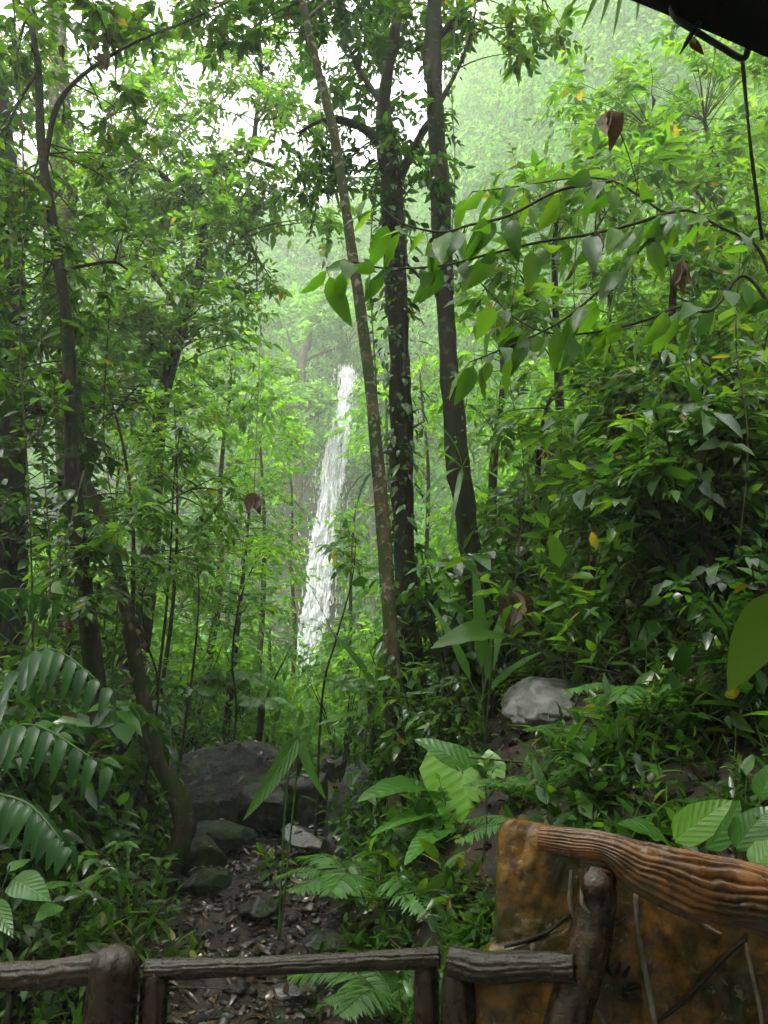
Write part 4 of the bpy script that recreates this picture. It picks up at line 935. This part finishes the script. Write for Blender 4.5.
def fern_proto(nf, Lf, np_, L, W, matn, name, label, cat, seed, elev=(.5, 1.1), sag=.22, hang=.1):
    global RS
    root = empty(name, (0, 0, 0), label, cat)
    for k in range(nf):
        a = k*2.4+RS.rand()*.4; e = RS.uniform(*elev); l = Lf*RS.uniform(.75, 1.1)
        tip = np.array([math.cos(a)*math.cos(e*.6), math.sin(a)*math.cos(e*.6), math.sin(e*.55)*.7])*l
        mb = MB(); frond(mb, (0, 0, 0), tip, sag, np_, L, W, hang=hang)
        mb.build('frond', [M[matn], M['stem_green']], root)
    return root
fp = fern_proto(9, .75, 26, .17, .03, 'fern', 'fern', '', 'fern', 1); u = [False]
fg = 'ferns beside the stony path'
for px, Y, rz, sc, lab in [(372, 5.0, 0, 1.0, 'large fern spilling over the path below the tall mossy boulder'), (405, 4.0, 1.7, .85, 'fern behind the rail, directly under the giant leaved plant'),
                           (470, 3.3, 2.9, .62, 'fern beside the left edge of the carved board'), (212, 8.9, 3.1, .6, 'small dark fern growing in front of the biggest boulder'), (352, 5.9, 4.1, .7, 'smaller fern at the foot of the tall mossy boulder'),
                           (250, 10.6, 1.2, 1.1, 'fern growing just behind the biggest boulder'), (575, 4.6, .6, .6, 'fern in the shade below the big pale slab'),
                           (130, 9.2, 3.6, 1.1, 'fern in the shade left of the biggest boulder'), (512, 4.6, 2.1, .5, 'fern between the giant leaved plant and the top corner of the carved board'), (530, 3.9, 4.6, .6, 'small fern peeping over the top left corner of the carved board'), (425, 3.5, .9, .6, 'small fern under the rail end beside the middle posts'),
 (640, 4.4, 5.2, .8, 'fern on the dark bank above the orange log')]:
    place(fp, u, onground(px, Y, .08), rz, sc, lab, fg)
# tree ferns
def tree_fern(label, px, Y, top_py, r, Lf, rz):
    b = onground(px, Y); top = P(px, top_py, Y)-b
    root = empty('tree_fern', b, label, 'tree fern', 'tree ferns behind the boulders')
    mb = MB(); tube(mb, [(0, 0, 0), top*.5+np.array([.03, 0, 0]), top], [r*1.2, r, r*.9], 8, 6, 0, .3); mb.build('trunk', M['bark_dark'], root)
    for k in range(11):
        a = rz+k*2*math.pi/11+RS.rand()*.3; e = RS.uniform(.0, .5); l = Lf*RS.uniform(.8, 1.1)
        tip = top+np.array([math.cos(a), math.sin(a), math.sin(e)*.5-.1])*l
        mb = MB(); frond(mb, top, tip, .25, 30, .3*Lf, .035, hang=.15); mb.build('frond', [M['fern'], M['stem_green']], root)
tree_fern('tree fern with a thin black trunk behind the biggest boulder', 231, 12.5, 688, .06, .85, .3)
tree_fern('lower tree fern left of the waterfall foot', 262, 11.5, 706, .05, .55, 1)
tree_fern('tree fern right of the path behind the slim leaning tree', 372, 10.5, 690, .06, .7, .5)
# palm at the left edge
b = onground(-60, 4.0); root = empty('understory_palm', b, 'glossy dark palm with drooping leaflets reaching in from the left edge', 'palm')
mb = MB(); tube(mb, [(0, 0, 0), (0, 0, .9)], [.05, .035], 8, 6, 0, .1); mb.build('stem', M['bark_dark'], root)
for (a, m_, t, ll) in [((-50, 790, 4.0), (35, 652, 4.0), (112, 690, 3.8), .27), ((-50, 800, 4), (20, 725, 3.8), (112, 770, 3.6), .25), ((-50, 780, 4.1), (-10, 600, 4.4), (60, 600, 4.8), .25), ((-50, 800, 4), (20, 800, 3.5), (70, 850, 3.2), .18)]:
    A0, A1, A2 = (P(*q)-b for q in (a, m_, t)); C = spline([np.array([0, 0, .85]), A0, A1, A2], 60)
    mb = MB(); tube(mb, C[::4], [.012, .003], 6, 2, 1)
    n = 15; uu = np.linspace(.3, .99, n); idx = (uu*59).astype(int); T_ = norm(np.gradient(C, axis=0))[idx]; sd = norm(np.cross(T_, [0, 0, 1.]))
    for sg in (1, -1):
        D = norm(T_*.55+sg*sd*.75+np.array([0, 0, -.65])+.08*RS.randn(n, 3))
        leaves(mb, C[idx], D, np.array([0, -.2, 1.])+T_*.3, ll*np.sin(np.pi*(.2+.72*uu))**.5, .055, 'strap', .55, .25)
    mb.build('frond', [M['palm'], M['stem_green']], root)
# seedlings (leafy upright stems)
def seedling(name, label, n, Lf, L, W, matn, m=8):
    root = empty(name, (0, 0, 0), label, 'plant')
    for k in range(n):
        mb = MB(); a = k*2.1; Dr = norm(np.array([[math.cos(a)*.4, math.sin(a)*.4, 1.]]))
        sprays(mb, np.array([[0, 0, 0.]]), Dr, Lf*RS.uniform(.7, 1.1), .15, m, L, W, 'oval', start=.35, ang=1.1, twig=.004, spiral=True, hang=.1)
        mb.build('leafy_stem', [M[matn], M['stem_green']], root)
    return root
sp = seedling('seedling', '', 3, .34, .12, .045, 'leaf_mid'); u = [False]
for px, Y, rz, sc, lab in [(262, 3.55, 0, .75, 'bright seedling below the right rail, left of the path centre'), (213, 5.4, 1, .9, 'seedling on the left side of the gravel, above the rail'), (286, 7.6, 2, .95, 'dark green seedling in front of the wet flat stone'),
                           (222, 4.2, 3, .6, 'small seedling touching the top of the right rail near the left posts'), (110, 3.9, 4, 1, 'leafy seedling behind the round topped post'), (60, 3.7, 5, .9, 'leafy seedling above the left rail'),
                           (150, 5.2, .7, 1.2, 'tall seedling left of the gravel under the leaning trunk'), (345, 3.5, 2.2, .6, 'seedling below the right rail near the middle post'), (452, 4.2, 1.4, .9, 'seedling at the foot of the giant leaved plant'),
                           (690, 3.9, 3.3, 1.1, 'light green seedling on the bare earth above the orange log'), (600, 4.6, 4.4, 1.1, 'seedling with pointed leaves between the pale slab and the orange log')]:
    place(sp, u, onground(px, Y, .06), rz, sc, lab, 'seedlings with pointed leaves')

# shrubs: prototypes copied around
def shrub(name, n, H, L, W, matn, m, kind='mid', cat='shrub', spread=.5, clump=3):
    root = empty(name, (0, 0, 0), '', cat)
    st = MB(); lv = MB()
    for k in range(n):
        a = RS.rand()*6.28; h = H*RS.uniform(.6, 1); tip = np.array([math.cos(a)*spread*h*.7, math.sin(a)*spread*h*.7, h])
        C = tube(st, [(0, 0, 0), tip*.5+np.array([0, 0, .12*h]), tip], [.014, .006], 5, 5)
        c = C[(np.linspace(.45, 1, clump)*(len(C)-1)).astype(int)]
        clumps(lv, c, .26*H**.5, 4, 6, L, W, kind, None, twig=.003)
    st.build('stem', M['bark_dark'], root); lv.build('foliage', [M[matn], M['twig']], root)
    return root
sA = shrub('glossy_shrub', 9, 1.5, .15, .07, 'leaf_dark', 8); uA = [False]
sB = shrub('leafy_shrub', 9, 1.5, .13, .055, 'leaf_mid', 8); uB = [False]
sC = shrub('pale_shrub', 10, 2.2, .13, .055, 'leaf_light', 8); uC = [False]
gA, gB, gC = 'dark glossy shrubs in the shade', 'mid green shrubs around the clearing', 'pale green shrubs behind the boulders'
for px, Y, sc, rz, lab in [(668, 5.6, .8, 0, 'dark glossy shrub on the slope right of both pale slabs'), (690, 5.0, 1, 1, 'dark glossy shrub at the right, under the leaning branchy tree'), 
                           (745, 3.9, .6, 3, 'dark glossy shrub at the right edge above the broad bright leaves'), (455, 7.3, 1.1, 4, 'dark glossy shrub behind the upright banana like leaves'), (60, 5.8, 1.1, 5, 'dark glossy shrub around the foot of the forked tree'),
                           (120, 8, 1.2, .5, 'dark glossy shrub left of the bowed trunk foot'), (0, 5, 1.1, 1.5, 'dark glossy shrub at the left edge under the palm'), (395, 6.6, .6, 2.5, 'dark glossy shrub at the foot of the slim leaning tree')]:
    place(sA, uA, onground(px, Y), rz, sc, lab, gA)
for px, Y, sc, rz, lab in [(640, 6.2, 1.1, 0, 'mid green shrub on the bank, straight above the carved board'), (545, 7.9, 1.0, 1, 'mid green shrub just right of the thickest trunk foot'), (740, 6.6, 1.3, 2, 'mid green shrub high at the right edge beside the leaning branchy tree'),
                           (570, 8.4, 1.5, 3, 'mid green shrub on the slope behind the pale slabs'), (30, 7, 1.4, 4, 'mid green shrub behind the palm at the left'), (85, 4.6, .7, 5, 'mid green shrub low behind the left rail'),
                           (420, 5.9, .7, 1.2, 'mid green shrub between the slim tree and the giant leaved plant'), (150, 9.8, 1.2, 2.2, 'mid green shrub left behind the biggest boulder')]:
    place(sB, uB, onground(px, Y), rz, sc, lab, gB)
for px, Y, sc, rz, lab in [(200, 12.5, 1.0, 0, 'pale shrub behind the left half of the biggest boulder'), (338, 13, .6, 1, 'pale shrub in the gap above the pointed boulder'), (345, 12, .9, 2, 'pale shrub above the tall mossy boulder'),
                           (255, 15, 1.1, 3, 'pale shrub beyond the black tree fern trunk'), (110, 12, 1.4, 4, 'pale shrub glowing between the two left trunks'), (40, 11, 1.5, 5, 'pale shrub behind the forked tree at the left'), (400, 13, 1.2, .6, 'pale shrub between the foot of the slim tree and the mossy trunk')]:
    place(sC, uC, onground(px, Y), rz, sc, lab, gC)

# ------------------------------------------------------------------ hanging dead leaves, vines
def dead_leaf(label, px, py, Y, L, W, k=2, top=None, group='withered leaves hanging in mid air'):
    p = P(px, py, Y); root = empty('dead_leaf', p, label, 'dead leaf', group)
    for i in range(k):
        mb = MB(); D = norm(np.array([RS.randn()*.25+(.0 if i else -.1), RS.randn()*.2, -1]))
        leaves(mb, RS.randn(1, 3)*.008, D, np.array([RS.randn(), -1, .2]), L*RS.uniform(.7, 1.1), W*RS.uniform(.6, 1), 'oval', RS.uniform(-.3, .5), .9, 0, wave=.22)
        mb.build('blade', M['dead_leaf'], root)
    mb = MB(); t = (np.array([.02, 0, .25]) if top is None else P(*top)-p)
    tube(mb, [(0, 0, 0), t*.5+np.array([.01, 0, 0]), t], [.003, .002], 4, 6); mb.build('stalk', M['twig'], root)
dead_leaf('big curled withered leaf hanging top right beside the bright hillside', 612, 112, 2.9, .2, .09, 3, (640, 196, 3.2))
dead_leaf('long dark withered leaf hanging under the arching branches', 595, 232, 3.1, .19, .07, 3, (600, 232, 3.1))
dead_leaf('small dark withered leaf high above the curled one', 651, 96, 4, .09, .04, 1)
dead_leaf('lone dark withered leaf hanging left of the waterfall', 254, 494, 5.5, .16, .1, 3, (262, 268, 11.7))
dead_leaf('dark withered leaf cluster against the sky near the top left', 104, 55, 6, .2, .11, 3, (92, 68, 6.5))
dead_leaf('big brown withered leaf drooping beside the thickest trunk foot', 512, 590, 6, .42, .2, 4, (540, 500, 7.2))
dead_leaf('long withered leaf in the shade right of the drooping brown one', 590, 555, 5.8, .32, .12, 3, (600, 455, 7.2))
dead_leaf('pale dry leaf caught in the ferns beside the carved board', 482, 862, 2.9, .1, .035, 1)
dead_leaf('dark bundle of withered leaves hanging low on the left, beside the forked tree', 68, 618, 5.2, .12, .08, 3)
dead_leaf('tangle of brown withered leaves high on the right under the arching branches', 682, 262, 4.4, .2, .08, 6)
dead_leaf('tangle of brown withered leaves in the fork of the tall dark stemmed tree', 664, 372, 6.2, .26, .1, 6)
dead_leaf('tangle of brown withered leaves low at the right edge, over bare earth', 708, 545, 5, .22, .1, 6)
dead_leaf('narrow withered leaf in the shade right of the thickest trunk, mid height', 548, 440, 6.3, .24, .07, 3)
dead_leaf('withered leaf hanging from the forked tree branch at the upper left', 62, 45, 6.4, .16, .06, 2)
dead_leaf('withered leaf hanging from the dark roof corner', 690, 42, 1.7, .07, .022, 2, (700, 22, 1.66))
def vine(label, pts, r=.008, leafy=0, L=.08):
    pts = np.asarray(limb_pts(pts)); b = pts[0]; root = empty('liana', b, label, 'vine', 'thin hanging lianas')
    mb = MB(); C = tube(mb, pts-b, [r, r*.8, r], 5, 10, 0, .2); mb.build('stem', M['vine'], root)
    if leafy:
        mb = MB(); k = RS.randint(0, len(C), leafy); d = norm(RS.randn(leafy, 3)+[0, 0, -.6])
        leaves(mb, C[k], d, RS.randn(leafy, 3)+[0, -.4, 1], L*RS.uniform(.6, 1.2, leafy), L*.5, 'mid', .3, .2); mb.build('foliage', M['leaf_mid'], root)
vine('thin liana hanging beside the thickest trunk near the top', [(460, -30, 6.8), (452, 80, 6.8), (455, 170, 6.8), (450, 260, 6.8)], .007, 40)
vine('leafy liana hanging at the far left from top to middle', [(12, -20, 5.5), (24, 180, 5.4), (20, 330, 5.5), (30, 520, 5.5), (34, 700, 5.6)], .008, 90)
vine('liana curtain strand left of the forked tree trunk', [(46, 200, 6), (40, 400, 6), (50, 560, 6), (44, 720, 6)], .007, 60)
vine('slack liana crossing low between the left trunks', [(20, 660, 5.6), (60, 560, 5.8), (84, 470, 6.2)], .006, 20)
vine('leafy liana beside the leaning trunk', [(110, 300, 7), (104, 430, 7), (118, 560, 7), (112, 690, 7)], .007, 80)
vine('leafy liana wrapped near the mossy trunk', [(380, 140, 7.2), (370, 260, 7.2), (376, 380, 7.2), (384, 520, 7.2)], .007, 110)
vine('dark liana hanging from the roof corner at the top right', [(742, 60, 1.8), (746, 100, 1.85), (752, 160, 1.9), (762, 240, 2.0)], .006, 0)
vine('leafy liana trailing down the middle of the right bank', [(640, 150, 6), (632, 280, 6), (644, 400, 6), (636, 520, 6)], .006, 70)
vine('bare hooked liana beside the sunlit right hillside', [(580, 200, 6.5), (574, 300, 6.5), (590, 380, 6.4), (584, 480, 6.4)], .006, 12)
vine('leafy liana hanging near the right edge over the leaning branchy tree', [(742, 230, 4.6), (736, 340, 4.6), (748, 440, 4.6), (738, 560, 4.6)], .006, 60)
vine('thin crooked liana between the thickest trunk and the right bank trees', [(520, 240, 6.6), (508, 360, 6.6), (524, 470, 6.6), (514, 600, 6.6)], .006, 40)
vine('leafy liana draped from the slim tree top toward the mossy limb', [(318, 60, 6.4), (322, 160, 6.6), (312, 230, 6.8)], .005, 50)
vine('leafy liana hanging down the right bank trees', [(700, 200, 5), (690, 340, 5), (702, 460, 5), (695, 580, 5)], .006, 60)

# drooping blade leaves top right
b = P(620, -60, 3.0); root = empty('blade_leaf_spray', b, 'spray of thin pointed leaves hanging over the top edge right of centre', 'palm leaf')
for (a, t, wd) in [((612, -40, 3), (584, 26, 3), .03), ((618, -40, 3), (603, 22, 3), .03), ((625, -40, 3), (617, 34, 3), .028), ((640, -40, 3), (640, 18, 3), .03), ((604, -40, 3), (560, 20, 3.1), .022)]:
    mb = MB(); A_, T_ = P(*a)-b, P(*t)-b; leaves(mb, A_, T_-A_, np.array([.4, -1, .2]), np.linalg.norm(T_-A_), wd, 'strap', .08, .3); mb.build('blade', M['leaf_mid'], root)
mb = MB(); tube(mb, [(-.08, 0, .1), (0, .05, .12), (.2, .05, .1), (.7, .1, -.02)], [.006, .008, .01], 6, 6); mb.build('stalk', M['twig'], root)

# ------------------------------------------------------------------ railing
def log(mb, pts, rad, amp=.05, k=11, sides=40, seg=26, seed=0, mat=0, dome=False, wavy=1.0, knots=()):
    """faux timber log with wavy grooves carved along it"""
    pts = np.asarray(pts, float); n = (len(pts)-1)*seg+1
    C = spline(pts, n); r = np.interp(np.linspace(0, 1, n), np.linspace(0, 1, len(rad)), rad)
    T_ = norm(np.gradient(C, axis=0)); up = np.array([0, 0, 1.]) if abs(T_[0, 2]) < .9 else np.array([0, 1., 0])
    U = norm(np.cross(T_, up)); V = np.cross(T_, U); th = np.linspace(0, 2*math.pi, sides, endpoint=False)
    s = np.linalg.norm(np.diff(C, axis=0), axis=1); s = np.concatenate([[0], np.cumsum(s)])
    v = []
    for i in range(n):
        for j in range(sides):
            q = Vector((math.cos(th[j])*1.1, math.sin(th[j])*1.1, s[i]*6+seed*9))
            w = wavy*(1.0*noise.noise(q)+.4*noise.noise(Vector((q.x*1.6, q.y*1.6, q.z*3.2)))+.12*noise.noise(Vector((q.x*4, q.y*4, q.z*8))))
            gv = .55+.9*max(0, noise.noise(Vector((q.x*2.2, q.y*2.2, q.z*1.4+3)))+.35)
            ph = th[j]*k+w*4.6
            g = -abs(math.sin(ph*.5))**.5*.0+(abs(math.sin(ph*.5))**.55-.7)
            rr = r[i]*(1+amp*g*gv+.05*noise.noise(q*1.3+Vector((5, 5, 5))))
            if dome:
                e = (n-1-i)/(n-1); rr *= math.sqrt(max(.0, 1-max(0, (1-e*dome))**2)) if e*dome < 1 else 1
            v.append(C[i]+rr*(math.cos(th[j])*U[i]+math.sin(th[j])*V[i]))
    i = np.arange(n-1)[:, None]; j = np.arange(sides)[None]; a = i*sides+j; b_ = i*sides+(j+1) % sides
    jj = np.arange(sides); v = np.vstack([v, C[0], C[-1]])
    tris = np.vstack([np.stack([np.full(sides, n*sides), (jj+1) % sides, jj], 1), np.stack([np.full(sides, n*sides+1), (n-1)*sides+jj, (n-1)*sides+(jj+1) % sides], 1)])
    mb.add(v, np.stack([a, b_, b_+sides, a+sides], -1).reshape(-1, 4), tris, mat)
FB = np.array([P(116, 950, 2.2)[0], 2.2, 0.])
fr = empty('log_railing', FB, 'dark wet imitation log railing along the bottom of the photo, round topped post at left', 'railing')
def fpost(px, top, Y, r, seed, dome, label=None):
    t = P(px, top, Y)-FB; mb = MB(); log(mb, [(t[0], t[1], -.05), (t[0], t[1], t[2]*.5), t], [r, r*.97, r], .16, 9, 48, 40, seed, dome=dome)
    o = mb.build('post', M['log_dark'], fr)
    if label: o['label'] = label
fpost(116, 943, 2.2, .062, 1, 17, 'thick round topped post')
fpost(157, 961, 2.23, .034, 2, 14); fpost(426, 950, 2.23, .031, 3, 14); fpost(457, 949, 2.17, .042, 4, 9)
for pts, rad, sd in [([(-150, 985, 2.2), (-30, 978, 2.2), (40, 975, 2.2), (96, 968, 2.2)], [.035, .032, .032, .036], 11), ([(146, 970, 2.23), (230, 967, 2.23), (330, 963, 2.23), (440, 957, 2.21)], [.026, .022, .021, .025], 12),
                     ([(452, 962, 2.17), (490, 968, 2.12), (530, 966, 2.08), (575, 968, 2.04)], [.038, .036, .033, .031], 13), ([(146, 1092, 2.23), (240, 1088, 2.23), (330, 1085, 2.23), (440, 1080, 2.21)], [.026, .025, .025], 14),
                     ([(-150, 1100, 2.2), (0, 1097, 2.2), (100, 1092, 2.2)], [.03, .028, .03], 15)]:
    mb = MB(); log(mb, np.array(limb_pts(pts))-FB, rad, .16, 13, 60, 40, sd, wavy=1.3); mb.build('rail', M['log_dark'], fr)
tq = P(12, 985, 2.2)-FB; mb = MB(); tube(mb, [(tq[0], tq[1], .0), (tq[0]+.004, tq[1], .5), tq], [.009, .009, .009], 8, 6); mb.build('baluster', M['log_dark'], fr)

# ------------------------------------------------------------------ carved board
BY = 2.16
BB = np.array([P(640, 950, BY)[0], BY, 0.])
br = empty('carved_board', BB, 'brown imitation rock board with carved lines under a grooved orange log', 'carved board')
def bx(px, py, Y=BY): return P(px, py, Y)-BB
nu, nv = 150, 150
zt = lambda px: np.interp(px, [470, 503, 512, 545, 600, 640, 700, 768, 860], [822, 824, 821, 826, 838, 850, 872, 885, 905])
v = np.zeros((nu, nv, 3)); zbot = 0.0
zc = np.linspace(0, 1, nv)
for i in range(nu):
    for j in range(nv):
        f = i/(nu-1); g_ = j/(nv-1)
        # py of this row measured on the board plane
        pyr = 1500+(822-1500)*g_
        xl_ = np.interp(pyr, [822, 826, 834, 945, 950, 985, 1500], [512, 505, 502, 498, 492, 468, 466])
        pxx = xl_+(880-xl_)*f
        top = zt(pxx); pyy = 1500+(top-1500)*g_
        p = bx(pxx, pyy)
        q = Vector((p[0]*9, p[2]*9, 1.0)); dy = .014*noise.noise(q)+.007*noise.noise(q*2.7)+.005*noise.noise(q*7)
        e = min(f*8, (1-g_)*14, 1.0); dy += .03*(1-e)**2
        # crack between the upper and the lower slab
        cr = np.interp(pxx, [490, 505, 530, 565, 580, 610, 640], [952, 945, 938, 925, 915, 925, 915])
        if pxx < 640: dy += (.012*math.exp(-((pyy-cr)/2.2)**2)-(.008 if pyy > cr else 0))
        v[i, j] = p+np.array([0, -dy*-1 if False else dy, 0])
i = np.arange(nu-1)[:, None]; j = np.arange(nv-1)[None]; a = i*nv+j
mb = MB(); mb.add(v.reshape(-1, 3), np.stack([a, a+nv, a+nv+1, a+1], -1).reshape(-1, 4))
back = v.copy(); back[..., 1] = .075
mb.add(back.reshape(-1, 3), np.stack([a, a+1, a+nv+1, a+nv], -1).reshape(-1, 4))
per = [(i_, nv-1) for i_ in range(nu)]; lft = [(0, j_) for j_ in range(nv)]
for line in (per, lft):
    f_ = np.array([v[q] for q in line]); k_ = np.array([back[q] for q in line]); m_ = len(line); ii = np.arange(m_-1)
    mb.add(np.vstack([f_, k_]), np.stack([ii, ii+1, ii+1+m_, ii+m_], 1))
mb.build('slab', M['board_brown'], br)
mb = MB(); log(mb, [bx(541, 838, 2.13), bx(566, 842, 2.1), bx(606, 848, 2.06), bx(640, 867, 2.04), bx(690, 884, 2.02), (bx(740, 894, 2.0)), bx(800, 912, 1.98), bx(900, 935, 1.96)],
               [.028, .034, .034, .058, .075, .072, .076, .08], .16, 22, 200, 44, 21, wavy=1.15)
mb.build('top_log', M['log_orange'], br)
mb = MB(); log(mb, [bx(601, 866, 2.06), bx(597, 905, 2.07), bx(590, 945, 2.08), bx(576, 990, 2.085), bx(562, 1050, 2.09), bx(545, 1200, 2.1), bx(540, 1400, 2.1)], [.036, .045, .05, .05, .052, .055, .06], .14, 9, 44, 20, 22)
mb.build('upright_log', M['log_brown'], br)
mb = MB(); log(mb, [bx(586, 905, 2.10), bx(594, 888, 2.04), bx(597, 882, 2.0)], [.026, .034, .03], .08, 8, 30, 12, 23); mb.build('branch_stub', M['log_brown'], br)
th = np.linspace(0, 2*math.pi, 25)
def ringpts(cx, cy, rx, ry, Y): return [bx(cx+rx*math.cos(t), cy+ry*math.sin(t), Y) for t in th]
def line(pts, r, matn, nm, Y=2.152):
    mb = MB(); tube(mb, [bx(a, b_, Y) for a, b_ in pts], [r*1, r*1.4, r*1.4, r*.8], 6, 5, 0, .25, seed=int(pts[0][0])); mb.build(nm, M[matn], br)
line([(636, 893), (637, 925), (642, 955), (648, 985), (656, 1030), (660, 1060)], .0055, 'inlay', 'carved_line')
line([(746, 943), (752, 975), (760, 1010), (764, 1050)], .004, 'inlay', 'carved_line')
line([(589, 990), (594, 1003), (604, 1022), (610, 1040)], .004, 'inlay', 'carved_line')
line([(613, 988), (617, 1000), (616, 1006), (600, 1020)], .003, 'inlay', 'carved_line')
line([(592, 868), (584, 884), (582, 902), (590, 914)], .004, 'inlay', 'carved_line', 2.035)
line([(504, 947), (528, 940), (550, 930), (570, 914)], .004, 'groove', 'carved_line', 2.148)
line([(608, 930), (618, 924), (628, 916)], .003, 'groove', 'carved_line')
line([(745, 940), (720, 962), (690, 995), (658, 1022)], .0045, 'groove', 'carved_line')
line([(616, 982), (598, 997), (578, 1018), (570, 1030)], .004, 'groove', 'carved_line')
line([(571, 870), (570, 900), (573, 915), (579, 924)], .004, 'inlay', 'carved_line')
line([(688, 905), (700, 920), (712, 930), (722, 934)], .004, 'inlay', 'carved_line')
for a_, b_ in [((623, 990), (640, 985)), ((624, 996), (641, 998)), ((622, 978), (630, 966)), ((618, 975), (620, 962)), ((612, 976), (608, 966))]:
    line([a_, ((a_[0]+b_[0])/2, (a_[1]+b_[1])/2+1), b_], .0032, 'groove', 'carved_line')

# ------------------------------------------------------------------ roof corner overhead
RB = P(720, 20, 1.7)
rr = empty('shelter_roof', RB, 'black underside of a shelter roof corner cutting into the top right of the photo', 'roof')
A0, B0 = P(610, -8, 1.75)-RB, P(800, 72, 1.6)-RB
away = np.array([-1.3, -5.0, .55])
mb = MB(); n = 14
e0 = np.array([A0+(B0-A0)*t for t in np.linspace(-.12, 9, n)]); e0[:, 2] += .006*np.sin(np.arange(n)*1.9)  # sheet enlarged far beyond the visible corner to darken the foreground
top = np.array([0, 0, .03])
vv = np.vstack([e0, e0+away, e0+top, e0+away+top]); ii = np.arange(n-1)
mb.add(vv, np.concatenate([np.stack([ii, ii+1, ii+1+n, ii+n], 1), np.stack([ii+2*n, ii+3*n, ii+1+3*n, ii+1+2*n], 1), np.stack([ii, ii+2*n, ii+1+2*n, ii+1], 1)]))
mb.build('roof_sheet', M['roof_dark'], rr, smooth=False)
mb = MB(); tube(mb, [P(672, -30, 1.68)-RB, P(671, 2, 1.68)-RB, P(676, 18, 1.68)-RB, P(694, 30, 1.68)-RB, P(720, 46, 1.68)-RB, P(742, 58, 1.68)-RB, P(748, 48, 1.66)-RB, P(752, 20, 1.6)-RB], [.009]*3, 8, 8); mb.build('bracket', M['metal_dark'], rr)
mb = MB(); tube(mb, [P(712, 8, 1.66)-RB, P(698, 24, 1.66)-RB, P(688, 40, 1.67)-RB, P(680, 54, 1.68)-RB], [.008, .007, .007, .002], 6, 6); mb.build('strap', M['metal_dark'], rr)
